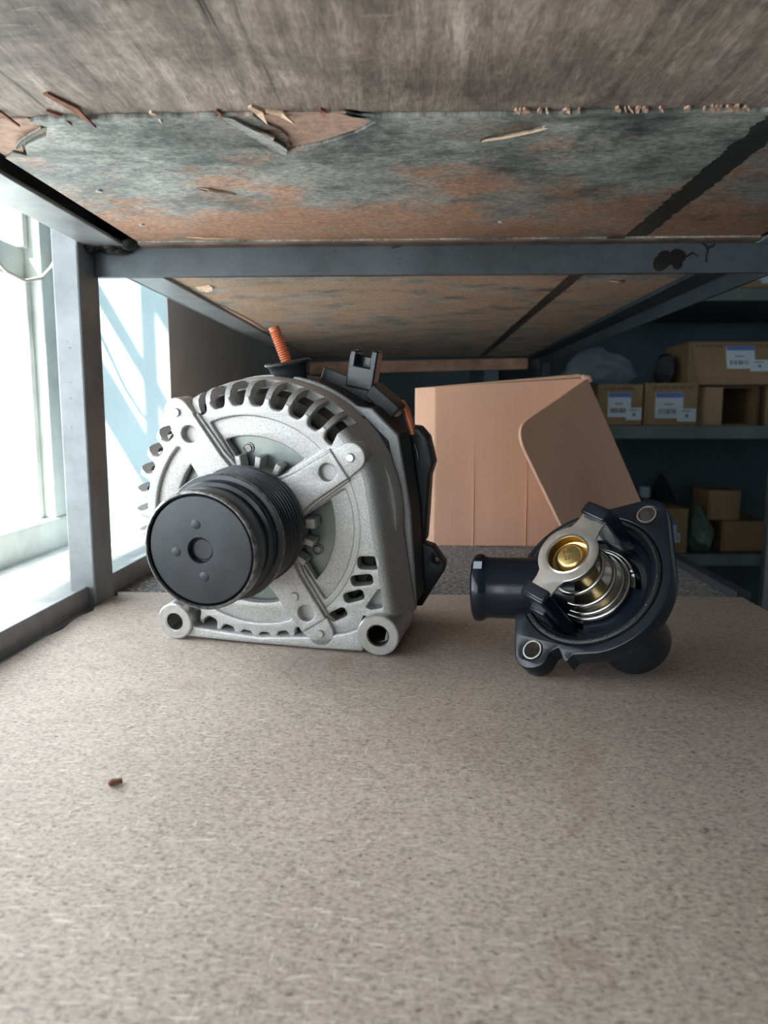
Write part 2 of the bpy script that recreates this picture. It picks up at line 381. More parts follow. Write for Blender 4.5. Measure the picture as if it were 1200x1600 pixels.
# window
wroot = empty('window_1', (-0.52, 0.0, -0.045)); struct(wroot)
def wpart(name, mat, *b, bevel=0.002):
    o = MB().box(*b).build(name, mat, None, smooth=0, bevel=bevel); o.parent = wroot; o.matrix_parent_inverse = Matrix.Translation((-0.52, 0, -0.045)).inverted(); return o
XO, XI = -0.560, -0.500
wpart('bottom_rail', M['wframe'], XO, XI+0.004, -1.20, 1.048, -0.044, 0.002)
wpart('top_rail', M['wframe'], XO, XI+0.004, -1.20, 1.048, 0.71, 0.74)
wpart('jamb', M['wframe'], XO, XI, 1.004, 1.048, 0.002, 0.71)
wpart('jamb', M['wframe'], XO, XI, -1.20, -1.16, 0.002, 0.71)
MULL = [(0.755, 0.770), (0.03, 0.06), (-0.60, -0.57)]
for a, b_ in MULL: wpart('mullion', M['wframe'], -0.541, -0.529, a, b_, 0.002, 0.71 if a > 0.03 else 0.64, bevel=0)
edges = [-1.16]+[e for ab in sorted(MULL) for e in ab]+[1.004]
for i in range(0, len(edges), 2):
    y0, y1 = edges[i], edges[i+1]; zt = 0.71 if y0 > 0.03 else 0.64
    wpart('transom_bar', M['wframe'], -0.548, -0.522, y0, y1, 0.325, 0.366, bevel=0.001)
    wpart('glazing_bar', M['wframe'], -0.540, -0.530, y0, y1, 0.472, 0.486, bevel=0)
    for z0, z1 in ((0.002, 0.325), (0.366, 0.472), (0.486, zt)): wpart('pane', M['glass'], -0.537, -0.533, y0, y1, z0, z1, bevel=0)
# inner stop beads on the jamb beside the visible pane
wpart('bead', M['wframe'], -0.531, -0.515, 0.990, 1.004, 0.002, 0.325)
wpart('bead', M['wframe'], -0.531, -0.515, 0.990, 1.004, 0.366, 0.71)
tag(MB().tube([(-0.489, 0.79, 0.375), (-0.485, 0.85, 0.330), (-0.483, 0.885, 0.314), (-0.482, 0.925, 0.3105), (-0.481, 0.965, 0.321), (-0.485, 1.0, 0.340), (-0.492, 1.046, 0.372)], 0.0022, 8)
    .build('hanging_cord', M['cord']), 'thin dirty white cord sagging across the window frame', 'cord')

# ------------------------------------------------------------------ steel racks
XL, XR = -0.2435, 0.268
rk = empty('steel_rack', (0, 0.3, FLOOR)); tag(rk, 'blue-grey steel angle rack holding the chipboard shelf and plywood above', 'rack')
rki = Matrix.Translation((0, 0.3, FLOOR)).inverted()
def rpart(root, inv, name, mat, mb, smooth=0, bevel=0.0008):
    o = mb.build(name, mat, None, smooth=smooth, bevel=bevel); o.parent = root; o.matrix_parent_inverse = inv; return o
for px0, px1, py0, py1 in ((-0.2635, XL, 0.545, 0.580), (-0.2635, XL, 0.0, 0.035), (0.296, 0.316, 0.545, 0.580), (0.296, 0.316, 0.0, 0.035)):
    rpart(rk, rki, 'post', M['post'], MB().box(px0, px1, py0, py1, FLOOR, 0.62), bevel=0.0015)
# upper cross beam: vertical leg facing the front plus flange under the board
bm_ = rpart(rk, rki, 'cross_beam', M['beam'], MB().box(XL, 0.2959, 0.572, 0.5755, 0.2497, 0.2735))
rpart(rk, rki, 'beam_flange', M['rusty'], MB().box(-0.205, 0.275, 0.5605, 0.5719, 0.2705, 0.2734))
rpart(rk, rki, 'gap_blocker', M['framedark'], MB().box(XL, 0.2959, 0.5765, 0.5795, 0.2500, 0.2974))  # dark strip added behind the beam to stop a light leak
# upper side rails, flange below and leg outside
rpart(rk, rki, 'upper_rail', M['framelight'], MB().box(XL, -0.2145, 0.036, 0.5715, 0.2695, 0.2722))
rpart(rk, rki, 'upper_rail_leg', M['frame'], MB().box(XL, -0.2410, 0.036, 0.5715, 0.27225, 0.297))
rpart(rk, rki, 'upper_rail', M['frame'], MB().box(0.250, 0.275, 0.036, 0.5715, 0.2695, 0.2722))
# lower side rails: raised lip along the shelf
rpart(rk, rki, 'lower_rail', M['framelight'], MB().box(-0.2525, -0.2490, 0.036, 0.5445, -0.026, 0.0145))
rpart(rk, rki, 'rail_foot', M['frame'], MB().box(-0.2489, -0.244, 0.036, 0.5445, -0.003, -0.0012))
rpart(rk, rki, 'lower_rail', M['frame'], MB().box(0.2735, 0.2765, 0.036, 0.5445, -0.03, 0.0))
rpart(rk, rki, 'rail_ledge', M['framelight'], MB().box(-0.289, -0.2526, -0.2, 1.04, 0.004, 0.0105))
tg = MB()
for k in range(16):
    a = random.uniform(-0.243, -0.207); t_ = random.uniform(0.004, 0.009)
    tg.lathe([(0, -t_*0.5), (t_*0.8, -t_*0.2), (t_, 0.1*t_), (0, t_*0.6)], (a, 0.566+random.uniform(-0.006, 0.004), 0.2705+random.uniform(-0.003, 0.003)), (random.uniform(-.3, .3), random.uniform(-.3, .3), 1), 9)
rpart(rk, rki, 'weld_blob', M['tar'], tg, 40, 0)
# marker scrawl and burnt spot on the beam
YF = 0.5719
rk2 = empty('steel_rack', (0, 1.1, FLOOR)); tag(rk2, 'dark steel angle rack behind, holding the cardboard box', 'rack')
rki2 = Matrix.Translation((0, 1.1, FLOOR)).inverted()
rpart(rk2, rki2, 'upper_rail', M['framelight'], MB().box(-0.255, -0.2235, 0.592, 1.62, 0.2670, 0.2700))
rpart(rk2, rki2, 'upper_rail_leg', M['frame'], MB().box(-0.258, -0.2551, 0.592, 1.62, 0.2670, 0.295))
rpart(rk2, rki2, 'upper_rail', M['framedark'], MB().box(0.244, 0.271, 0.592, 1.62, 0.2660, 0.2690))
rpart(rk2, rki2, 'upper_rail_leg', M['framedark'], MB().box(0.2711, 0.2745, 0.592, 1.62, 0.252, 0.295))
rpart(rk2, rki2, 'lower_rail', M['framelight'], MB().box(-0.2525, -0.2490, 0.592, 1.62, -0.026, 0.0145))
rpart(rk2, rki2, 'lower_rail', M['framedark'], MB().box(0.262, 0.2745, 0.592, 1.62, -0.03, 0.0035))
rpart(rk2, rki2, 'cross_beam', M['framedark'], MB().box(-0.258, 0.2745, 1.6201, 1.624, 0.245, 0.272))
for px0, px1, py0, py1 in ((-0.275, -0.2585, 1.60, 1.63), (0.2746, 0.292, 1.60, 1.63)):
    rpart(rk2, rki2, 'post', M['framedark'], MB().box(px0, px1, py0, py1, FLOOR, 0.62))

# ------------------------------------------------------------------ shelf boards
cb = MB(); outline = [(0.266, 0.03), (0.266, 0.5895), (-0.2435, 0.587)]
y = 0.587
while y > 0.05:
    y -= random.uniform(0.006, 0.02); j = 0.0 if random.random() < 0.55 else random.uniform(0.0005, 0.004)
    outline.append((-0.2425+j, max(y, 0.03)))
cb.plate(outline, [], -0.016, 0.0, 0.0004, 1)
tag(cb.build('chipboard_shelf', M['chip'], smooth=30, origin=(0, 0.3, -0.016)), 'beige speckled chipboard shelf board carrying the alternator and thermostat', 'shelf board')
tag(MB().box(-0.2488, 0.2615, 0.5930, 1.615, -0.022, -0.003).build('felt_shelf', M['felt'], smooth=0, origin=(0, 1.1, -0.022)), 'grey speckled felt-covered shelf under the brown cardboard box', 'shelf board')

ub = MB().box(-0.206, 0.2495, 0.03, 0.571, 0.2752, 0.2872).build('plywood_board', M['ply'], None, smooth=0, origin=(0, 0.3, 0.2752))
tag(ub, 'weathered brown plywood board overhead with peeling grey veneer at its rear', 'plywood board')
ubi = Matrix.Translation((0, 0.3, 0.2752)).inverted()
def upart(name, mat, mb, smooth=30, parent=ub, inv=ubi):
    o = mb.build(name, mat, None, smooth=smooth); o.parent = parent; o.matrix_parent_inverse = inv; return o
tag(MB().box(-0.2430, 0.2955, 0.036, 0.571, 0.2975, 0.31).build('cover_board', M['ply'], None, smooth=0, origin=(0, 0.3, 0.2975)), 'board added over the plywood to shut out light in the gap by the left rail', 'board')  # added layer, keeps stray light from leaking in beside the rail
# veneer layer, front edge ragged with two torn bays
edge = []
def jag(x0, x1, yb, amp, step):
    x = x0; o = []
    while x < x1:
        o.append((x, yb+random.uniform(-amp, amp))); x += random.uniform(step*0.5, step*1.5)
    return o
front = [(-0.2055, 0.383), (-0.197, 0.3745), (-0.1925, 0.379), (-0.187, 0.367), (-0.178, 0.3595), (-0.1715, 0.3548), (-0.1643, 0.3445), (-0.1660, 0.3395), (-0.1720, 0.3360)]
front = [(-0.2055, 0.383), (-0.197, 0.3745), (-0.1925, 0.379), (-0.187, 0.367), (-0.178, 0.3595), (-0.1705, 0.3548), (-0.1648, 0.3440), (-0.1700, 0.3385), (-0.166, 0.3365)]
front += jag(-0.160, -0.074, 0.3350, 0.0006, 0.006)
front += [(-0.0697, 0.3349), (-0.0655, 0.3440), (-0.0605, 0.3520), (-0.0585, 0.3600), (-0.0600, 0.3660), (-0.0590, 0.3720), (-0.0623, 0.3778), (-0.0560, 0.3735), (-0.0510, 0.3722), (-0.0449, 0.3699), (-0.0360, 0.3640), (-0.0254, 0.3547), (-0.0215, 0.3500), (-0.0170, 0.3439), (-0.0215, 0.3410), (-0.0295, 0.3356)]
front += jag(-0.026, 0.247, 0.3385, 0.0007, 0.006)
vo = front+[(0.2492, 0.3390), (0.2492, 0.5600), (-0.2055, 0.5600)]
upart('grey_veneer', M['veneer'], MB().plate(vo, [rounded([(0.036, 0.368), (0.050, 0.361), (0.059, 0.354), (0.0572, 0.347), (0.047, 0.3465), (0.041, 0.352), (0.030, 0.369)], 0.002)], 0.2732, 0.2751, 0.0002, 1))
# rolled rear edge of the veneer against the beam
upart('veneer_edge', M['veneer2'], MB().box(-0.205, 0.2492, 0.5601, 0.5604, 0.2720, 0.2751), 0)
# exposed pink wood in the torn bays
upart('bare_patch', M['rawwood'], MB().plate([(-0.0675, 0.3365), (-0.0290, 0.3365), (-0.0175, 0.3439), (-0.0260, 0.3547), (-0.0450, 0.3692), (-0.0618, 0.3765), (-0.0595, 0.3640)], [], 0.2744, 0.2751))
upart('bare_patch', M['rawwood'], MB().plate([(-0.2050, 0.3365), (-0.1700, 0.3372), (-0.1652, 0.3440), (-0.1715, 0.3540), (-0.1880, 0.3655), (-0.1935, 0.378), (-0.2050, 0.381)], [], 0.2744, 0.2751))
# curled veneer flap hanging from the torn bay, and lifted slivers
def curl(p0, p1, inward, drop, width, n=6, m_=8):
    mb = MB(); p0, p1, inward = Vector(p0), Vector(p1), Vector(inward); g = []
    for i in range(m_+1):
        t = i/m_; base = p0.lerp(p1, t)+Vector((random.uniform(-.0006, .0006), random.uniform(-.0006, .0006), 0)); wd = width*(0.35+0.65*math.sin(math.pi*min(max(t, .08), .95)))*random.uniform(0.85, 1.1); row = []
        for k in range(n+1):
            s_ = k/n; row.append(base+inward*wd*s_+Vector((0, 0, -drop*(s_**1.6)*(wd/width))))
        g.append(row)
    V = [[mb.bm.verts.new(q) for q in row] for row in g]; V2 = [[mb.bm.verts.new(q+Vector((0, 0, 0.0009))) for q in row] for row in g]
    for A, flip in ((V, False), (V2, True)):
        for i in range(m_):
            for k in range(n):
                f = (A[i][k], A[i+1][k], A[i+1][k+1], A[i][k+1]); mb.bm.faces.new(f[::-1] if flip else f)
    for i in range(m_):
        mb.bm.faces.new((V[i][n], V[i+1][n], V2[i+1][n], V2[i][n])); mb.bm.faces.new((V[i][0], V2[i][0], V2[i+1][0], V[i+1][0]))
    return mb
upart('curled_flap', M['veneer'], curl((-0.0860, 0.3353, 0.2733), (-0.0690, 0.3805, 0.2733), (0.99, -0.02, 0), 0.0030, 0.0150))
upart('curled_flap', M['veneer'], curl((-0.1648, 0.3440, 0.2733), (-0.1905, 0.3690, 0.2733), (-0.7, -0.6, 0), 0.002, 0.005))
upart('curled_flap', M['splinter'], curl((0.0320, 0.3695, 0.2733), (0.0600, 0.3540, 0.2733), (-0.1, -0.9, 0), 0.0012, 0.0013))
def splinter(p0, p1, w_, mat, drop=0.002):
    p0, p1 = Vector(p0), Vector(p1); d = (p1-p0); s_ = Vector((-d.y, d.x, 0)).normalized()*w_/2; m1 = p0.lerp(p1, 0.55)
    mb = MB(); mb.slab([p0+s_*0.4, m1+s_, p1+Vector((0, 0, -drop)), m1-s_, p0-s_*0.7], (0, 0, 0.0011)); upart('splinter', mat, mb, 0)
splinter((-0.1500, 0.3130, 0.2742), (-0.1405, 0.3395, 0.2738), 0.0042, M['redwood'], 0.003)
splinter((-0.1850, 0.3230, 0.2742), (-0.1735, 0.3370, 0.2738), 0.003, M['redwood'], 0.003)
splinter((-0.158, 0.330, 0.2742), (-0.1510, 0.3390, 0.2738), 0.002, M['redwood'])
splinter((-0.1140, 0.3330, 0.2742), (-0.1105, 0.3385, 0.2738), 0.003, M['splinter'])
splinter((-0.0700, 0.3290, 0.2742), (-0.0640, 0.3385, 0.2736), 0.004, M['splinter'], 0.003)
splinter((-0.0640, 0.3340, 0.2742), (-0.0520, 0.3385, 0.2736), 0.004, M['splinter'], 0.003)
splinter((-0.0850, 0.3320, 0.2742), (-0.0835, 0.3365, 0.2738), 0.002, M['redwood'])
splinter((-0.0405, 0.3325, 0.2742), (-0.0385, 0.3365, 0.2738), 0.0022, M['redwood'])
for k in range(30):
    x = random.choice([random.gauss(0.127, 0.008), random.gauss(0.085, 0.012), random.uniform(0.02, 0.16), random.gauss(0.045, 0.004)])
    L = random.uniform(0.0012, 0.0045)
    splinter((x, 0.3372-L*0.5, 0.2740), (x+random.uniform(-0.002, 0.004), 0.3375+L*0.5, 0.2736), random.uniform(0.0008, 0.0030), random.choice((M['splinter'], M['rawwood'], M['rawwood'])), 0.0006)
# torn bits in the middle of the veneer
upart('torn_chip', M['splinter'], curl((-0.1225, 0.4340, 0.2733), (-0.1045, 0.4480, 0.2733), (0.3, -0.9, 0), 0.0022, 0.004))
upart('torn_chip', M['redwood'], curl((-0.1235, 0.4330, 0.2733), (-0.1165, 0.4360, 0.2733), (0.1, 0.9, 0), 0.0015, 0.003))
upart('torn_chip', M['splinter'], curl((-0.165, 0.5500, 0.2733), (-0.130, 0.5560, 0.2733), (0.2, -0.9, 0), 0.0018, 0.004))
for (x, y0) in ((-0.181, 0.437), (-0.184, 0.512), (0.058, 0.515)):
    upart('nail', M['alum'], MB().lathe([(0, -0.0012), (0.0018, -0.0010), (0.0018, 0), (0, 0)], (x, y0, 0.2733), (0, 0, 1), 10))

rb = MB().box(-0.2235, 0.2435, 0.5925, 1.60, 0.2702, 0.282).build('plywood_board', M['veneer2'], None, smooth=0, origin=(0, 1.1, 0.2702))
tag(rb, 'stained plywood board overhead behind the steel beam, splattered with pale chips', 'plywood board')
rbi = Matrix.Translation((0, 1.1, 0.2702)).inverted()
for k in range(26):
    x, y0 = random.uniform(-0.18, 0.15), random.uniform(0.70, 0.95)
    if k < 10: x, y0 = random.uniform(-0.10, -0.05), random.uniform(0.80, 0.92)
    mb = MB().lathe([(0, -0.0009), (random.uniform(.001, .003), -0.0005), (0, 0)], (x, y0, 0.2702), (0, 0, 1), 7)
    mb.xf(lambda v, x=x: Vector((x+(v.x-x)*1.7, v.y, v.z))); upart('chip_mark', M['splinter'], mb, 30, rb, rbi)
upart('torn_chip', M['splinter'], curl((0.183, 0.72, 0.2698), (0.197, 0.725, 0.2698), (0.2, -0.9, 0), 0.002, 0.006), 30, rb, rbi)
upart('torn_chip', M['splinter'], curl((-0.215, 0.74, 0.2698), (-0.198, 0.73, 0.2698), (0.2, 0.9, 0), 0.003, 0.016), 30, rb, rbi)
upart('torn_chip', M['rawwood'], curl((-0.2230, 0.86, 0.2698), (-0.2230, 1.12, 0.2698), (0.9, 0.0, 0), 0.001, 0.009), 30, rb, rbi)
tag(MB().slab([(-0.222, 1.601, 0.258), (0.243, 1.601, 0.2655), (0.243, 1.601, 0.243), (-0.222, 1.601, 0.233)], (0, 0.018, 0)).build('wooden_batten', M['batten'], smooth=0, origin=(0, 1.610, 0.233)),
    'narrow brown wooden batten at the far end under the overhead boards', 'batten')

# marker scrawl strokes on the front beam (third level: rack > beam > stroke)
for pts in ([(0.2115, 0.2715), (0.2150, 0.2690), (0.2165, 0.2660), (0.2150, 0.2620), (0.2160, 0.2570)], [(0.2150, 0.2670), (0.2205, 0.2685), (0.2215, 0.2710)], [(0.2010, 0.2610), (0.2060, 0.2640), (0.2100, 0.2615)]):
    o = MB().tube([(x, YF, z) for x, z in pts], 0.0009, 5).build('marker_stroke', M['ink'], None); o.parent = bm_; o.matrix_parent_inverse = Matrix()
mbk = MB()
for k in range(9):
    mbk.lathe([(0, 0.0004), (random.uniform(.003, .006), 0), (0, -0.0003)], (0.188+random.uniform(-.008, .010), YF+0.0001, 0.2595+random.uniform(-.004, .004)), (0, -1, 0), 10)
o = mbk.build('burnt_spot', M['tar'], None); o.parent = bm_; o.matrix_parent_inverse = Matrix()
o = MB().tube([(-0.0165, YF, 0.2700), (-0.010, YF-0.001, 0.2712), (-0.004, YF-0.0005, 0.2732), (0.001, YF, 0.2733)], 0.0013, 6).build('weld_bead', M['tar'], None); o.parent = bm_; o.matrix_parent_inverse = Matrix()

# ------------------------------------------------------------------ alternator
# local frame: (u right, v up, w towards the front along the shaft)
TH, PH = R(12.5), R(5.4)
wv = Vector((-math.sin(TH)*math.cos(PH), -math.cos(TH)*math.cos(PH), -math.sin(PH)))
uv_ = Vector((math.cos(TH), -math.sin(TH), 0)); vv = -(wv.cross(uv_)) if (wv.cross(uv_)).z < 0 else wv.cross(uv_)
A3 = Matrix((uv_, -wv, vv)).transposed()          # columns: local x, y(back), z(up)
ac = Vector((-0.0991, 0.4455, 0.0794)); abase = Vector((ac.x, ac.y, 0.0))
alt = empty('alternator', abase, A3)
tag(alt, 'silver cast aluminium alternator with black capped pulley standing on the chipboard', 'alternator')
aoff = A3.transposed() @ (ac-abase)
U = lambda v: Vector((v.x, -v.z, v.y))
def apart(name, mat, mb, parent=None, smooth=35, bevel=0.0, label=None):
    mb.xf(lambda v: U(Vector((v.x, max(v.y, -78.4), v.z)))*mm)
    o = mb.build(name, mat, alt if parent is None else parent, smooth=smooth, bevel=bevel)
    if parent is None: o.location = aoff
    if label: o['label'] = label
    return o
ARM0 = 32.3; ARMS = [ARM0+90*k for k in range(4)]
SLOTS = [ARM0+12.1+9.76*k for k in range(8)]+[ARM0+90+12.1+9.6*k for k in range(8)]+[ARM0+180+12.1+9.76*k for k in range(8)]
def gear(r_out, r_in, hw, skip=()):
    pts = []; sl = sorted(a % 360 for a in SLOTS); a = 0.0
    nxt = 0; out = []
    k = 0.0
    while k < 360:
        hit = [s_ for s_ in sl if s_-hw <= k < s_+hw]
        if hit:
            s_ = hit[0]; n = 10
            for i in range(n+1):
                f = -1+2*i/n
                rr = r_in+(r_out-r_in)*min(1, (abs(f)**2.6))
                # keep side walls steep
                ang = s_+hw*(math.copysign(abs(f)**0.55, f))
                out.append((rr*math.cos(R(ang)), rr*math.sin(R(ang))))
            k = s_+hw+0.4
        else:
            ro_ = 70.5 if (k > 309 or k < 24) else r_out
            out.append((ro_*math.cos(R(k)), ro_*math.sin(R(k)))); k += 1.0
    return out
def sector(r0, r1, k, d0, d1, rad):
    A1, A2 = ARM0+90*k, ARM0+90*(k+1); o = []
    def arc(r, d, rev):
        a, b = A1+math.degrees(math.asin(d/r)), A2-math.degrees(math.asin(d/r)); n = 24
        q = [(r*math.cos(R(a+(b-a)*i/n)), r*math.sin(R(a+(b-a)*i/n))) for i in range(n+1)]
        return q[::-1] if rev else q
    return rounded(arc(r1, d1, False)+arc(r0, d0, True), rad, 35, 6)
fh = MB()
fh.plate(gear(77.5, 72.0, 3.75), [sector(33, 65.5, k, 13.5, 13.5, 7) for k in range(4)], -6, 0, 1.2, 3)
fh.plate(circ(0, 0, 68.5, 96), [sector(30, 53, k, 14.5, 14.5, 7) for k in range(4)], -9, -3.0, 0.9, 2)
# bearing boss
fh.lathe([(14, 4), (31, 4), (34, 1), (34, -16), (14, -16)], seg=64, closed=True)
# outer band
fh.lathe([(80.2, -25), (86.0, -24), (86.8, -26), (87.2, -38), (80.2, -38)], seg=128, closed=True)
# squared right-hand side down to the mounting ear: flat front with slots, rolled edge, long side wall
chain = [(62, 58.5), (70, 49), (76.5, 38), (79.5, 25), (81.5, 10), (84, -10), (86.5, -30), (89, -50), (91, -62), (88, -74), (80, -78)]
def inset(ch, d):
    o = []
    for i, p in enumerate(ch):
        t = (Vector(ch[min(i+1, len(ch)-1)])-Vector(ch[max(i-1, 0)])).normalized(); o.append((p[0]+t.y*d, p[1]-t.x*d))
    return o
chain = [tuple(Vector(chain[i]).lerp(Vector(chain[i+1]), k/3)) for i in range(len(chain)-1) for k in range(3)]+[chain[-1]]
arcin = [(70*math.cos(R(a)), 70*math.sin(R(a))) for a in range(-58, 44, 3)]
tri = rounded([(81.5, -36), (82.6, -49.8), (75.5, -51.3), (71.5, -50.3)], 1.6)
slh = [rrect(74.0, -22.0, 13.0, 8.2, 2, 3.2), rrect(70.0, -33.0, 14, 6.8, 9, 3.0), rrect(64.6, -43.6, 13.5, 6.6, 17, 3.0), rrect(54.0, -56.0, 12.0, 6.4, 27, 2.8)]
capo_ = arcin+[p for p in inset(chain, 5.5) if p[1] > -55]+[(70, -55.5), (67, -64), (60, -69), (44, -68)]
fh.plate(capo_, slh+[tri], -9, 0.3, 0.4, 2)
fh.plate([(66, -55), (68, -49), (79, -28), (84, -29), (86, -55)], [], -12, -9.1)
rows = [inset(chain, d) for d in (5.6, 3.9, 2.2, 0.9, 0.2, -0.2, -1.5, -3.0)]; hs = (0.15, -0.3, -1.5, -3.4, -6, -9, -22, -38)
rv = [[fh.bm.verts.new((p[0], p[1], h)) for p in row] for row, h in zip(rows, hs)]
rv.append([fh.bm.verts.new((p[0], p[1], -38)) for p in inset(chain, 6)])
for A, B in zip(rv[:-1], rv[1:]):
    for k in range(len(A)-1): fh.bm.faces.new((A[k], A[k+1], B[k+1], B[k]))
# left fill towards the left ear and the foot bar between the ears
fh.plate(rounded([(-46.5, -68), (-42, -70.5), (0, -73.8), (45, -70), (60, -66), (70, -62), (70.5, -77.8), (40, -78.4), (-10, -78.3), (-51, -77.6)], 2), [], -26, 3.4, 1.6, 3)
fh.plate(rounded([(-58, -56), (-50, -57), (-45, -63), (-38, -61), (-50, -46), (-62, -50)], 2), [], -34, -8, 1, 2)
prof = [(73, 0), (77, -0.7), (81, -3.2), (84.2, -8), (85.6, -14), (86, -26), (81.5, -26), (81, -15), (78, -8.5), (73, -5)]
for k, a in enumerate(ARMS):
    if k == 0: fh.sweep(prof, a+2, a+8.2, 5)
    elif k == 3: fh.sweep(prof, a-9, a+8, 8)
    else: fh.sweep(prof, a-9.5, a+8.2, 8)
front_housing = apart('front_housing', M['alu'], fh, smooth=40)
# ribs between the vent slots
for q in range(3):
    step = 9.76 if q != 1 else 9.6
    for k in range(7):
        a = ARM0+90*q+12.1+step*(k+0.5)
        apart('vent_rib', M['alu'], MB().sweep(prof, a-1.2, a+1.2, 2), front_housing)
# mounting arms: thick inner length with a bolt hole, thinner tip with a pin
for k, a in enumerate(ARMS):
    c_, s_ = math.cos(R(a)), math.sin(R(a)); rot = lambda p: (p[0]*c_-p[1]*s_, p[0]*s_+p[1]*c_)
    L0 = 65 if k else 62
    arm = MB()
    inner = [(26, -12.5), (44, -10), (L0+9, -9.4), (L0+9, 9.4), (44, 10), (26, 12.5)]
    arm.plate([rot(p) for p in inner], [[rot(p) for p in circ(L0, 0, 5.2, 24)]], -3, 5.0, 0.8, 2)
    arm.lathe([(0, 0), (5.3, 0)], (*rot((L0, 0)), -1.5), (0, 0, 1), 24)
    for sgn in (-1, 1):      # side flanks running down to the face
        arm.plate([rot(p) for p in ((27, sgn*12.0), (44, sgn*9.6), (L0+8, sgn*9.0), (L0+8, sgn*11.0), (44, sgn*12.2), (28, sgn*15))], [], -3, 2.2, 0.8, 2)
    ao = apart('mounting_arm', M['alu'], arm, front_housing)
    if k == 2: continue
    rp = 80.5 if k else 78.5
    tip = MB().plate([rot(p) for p in [(L0+8.5, -9.6)]+circ(rp, 0, 8.8, 20, -90, 90)+[(L0+8.5, 9.6)]], [], -12, 3.4, 0.9, 2)
    apart('arm_tip', M['alu'], tip, ao)
    apart('rivet_pin', M['alum'], MB().lathe([(0, 5.0), (2.2, 5.0), (2.7, 4.4), (2.7, 3)], (*rot((rp, 0)), 0), (0, 0, 1), 18), ao)
    if k == 3: apart('rivet_pin', M['alu'], MB().lathe([(0, 6.2), (2.4, 6.2), (2.8, 5.6), (2.8, 4)], (*rot((52.5, 0)), 0), (0, 0, 1), 18), ao)
# ears
for cx, cy, ro, ri in ((-55.9, -66.6, 12.0, 6.3), (80.6, -65.4, 13.0, 6.9)):
    e = MB().lathe([(ri+0.2, 6.0), (ro-0.8, 6.0), (ro, 5.2), (ro, -30), (ri+0.2, -30)], (cx, cy, 0), (0, 0, 1), 40, closed=True)
    eo = apart('mounting_ear', M['alum'], e, front_housing)
    apart('bushing', M['steel'] if cx < 0 else M['inside'], MB().lathe([(ri-0.6, 5.6), (ri+0.2, 5.6), (ri+0.2, -29), (ri-0.6, -29)], (cx, cy, 0), (0, 0, 1), 32, closed=True), eo)
# insides: windings, fan, hub posts
apart('stator', M['inside'], MB().lathe([(34, -17), (62, -17), (62, -12.5), (78, -14), (79.8, -20), (79.8, -46), (34, -46)], seg=96, closed=True))
fanb = MB().lathe([(20, -10.2), (56, -10.2), (56.8, -10.8), (56.8, -11.6), (20, -11.6)], seg=96, closed=True)
fan = apart('cooling_fan', M['fan'], fanb)
for k in range(11):
    a = 8+k*360/11; c_, s_ = math.cos(R(a)), math.sin(R(a))
    apart('fan_blade', M['fan'], MB().obox((c_*51-s_*3, s_*51+c_*3, -13.6), (c_, s_, 0), (-s_, c_, 0.25), (0, 0, 1), 7, 0.7, 2.0), fan)
for a, rr in ((94, 45), (-24.6, 43), (215, 45), (150, 46), (-70, 45)):
    apart('fan_bolt', M['rub'], MB().lathe([(0, -8.6), (2.2, -8.6), (2.8, -9.2), (3.6, -9.3), (3.6, -10.2)], (rr*math.cos(R(a)), rr*math.sin(R(a)), 0), (0, 0, 1), 14), fan)
for k in range(20):
    a = 98-19*k if k < 19 else 0
    if min(abs((a-b+180) % 360-180) for b in ARMS) < 17: continue
    c_, s_ = math.cos(R(a)), math.sin(R(a))
    apart('hub_fin', M['alu'], MB().obox((c_*38.5, s_*38.5, -3.5), (c_, s_, 0), (-s_, c_, 0), (0, 0, 1), 3.6, 1.9, 5.2), front_housing, bevel=0.0006)
# pulley
pp = [(12, 5), (33, 5), (36.6, 6), (37.2, 7), (37.2, 9.5), (35.8, 10.2)]
w0 = 10.4
for k in range(7): pp += [(36.0, w0+3.55*k+0.5), (32.4, w0+3.55*k+1.6), (32.4, w0+3.55*k+1.9), (36.0, w0+3.55*k+3.0)]
pp += [(36.8, 35.6), (37.3, 36.4), (37.3, 37.8), (36.6, 38.6), (33.8, 39.2), (33.8, 41), (34.4, 41.6), (34.4, 44.4), (33.6, 45.4), (31.4, 46.2), (31.2, 50), (32.6, 52), (33.0, 54), (33.1, 63.5)]
pp2 = [(31.6, 66.0), (31.0, 66.0), (30.7, 65.2), (30.5, 60), (12, 60)]
pul = apart('pulley', M['blackmetal'], MB().lathe(pp+[(32.9, 64.6)]+[(31.0, 64.7), (30.7, 60), (12, 60)], seg=96, closed=True), smooth=28)
apart('rim_ring', M['rub'], MB().lathe([(33.15, 63.6), (33.0, 64.9), (32.3, 65.7), (31.6, 65.9), (31.2, 65.2), (31.2, 63.6)], seg=96, closed=True), pul, label='worn bare metal ring at the pulley edge')
apart('rim_ring', M['rub'], MB().lathe([(37.35, 37.2), (37.35, 38.0), (36.9, 38.5), (36.6, 38.4), (36.6, 37.2)], seg=96, closed=True), pul)
capo = apart('dust_cap', M['capm'], MB().lathe([(0, 60.5), (7.0, 60.5), (7.2, 61), (7.2, 64.2), (7.6, 64.6), (28.6, 64.9), (29.6, 64.6), (30.2, 63.6), (30.5, 62.6), (30.6, 58), (0, 58)], seg=96), pul)
apart('cap_plug', M['capm'], MB().lathe([(0, 61.6), (5.4, 61.6), (5.9, 61.2), (6.0, 60.4)], seg=32), capo)
for a in (95, 185, 275):
    apart('moulding_mark', M['capm'], MB().lathe([(0, 65.15), (2.2, 65.1), (2.8, 64.7), (2.8, 64.4)], (14.5*math.cos(R(a)), 14.5*math.sin(R(a)), 0), (0, 0, 1), 18), capo)
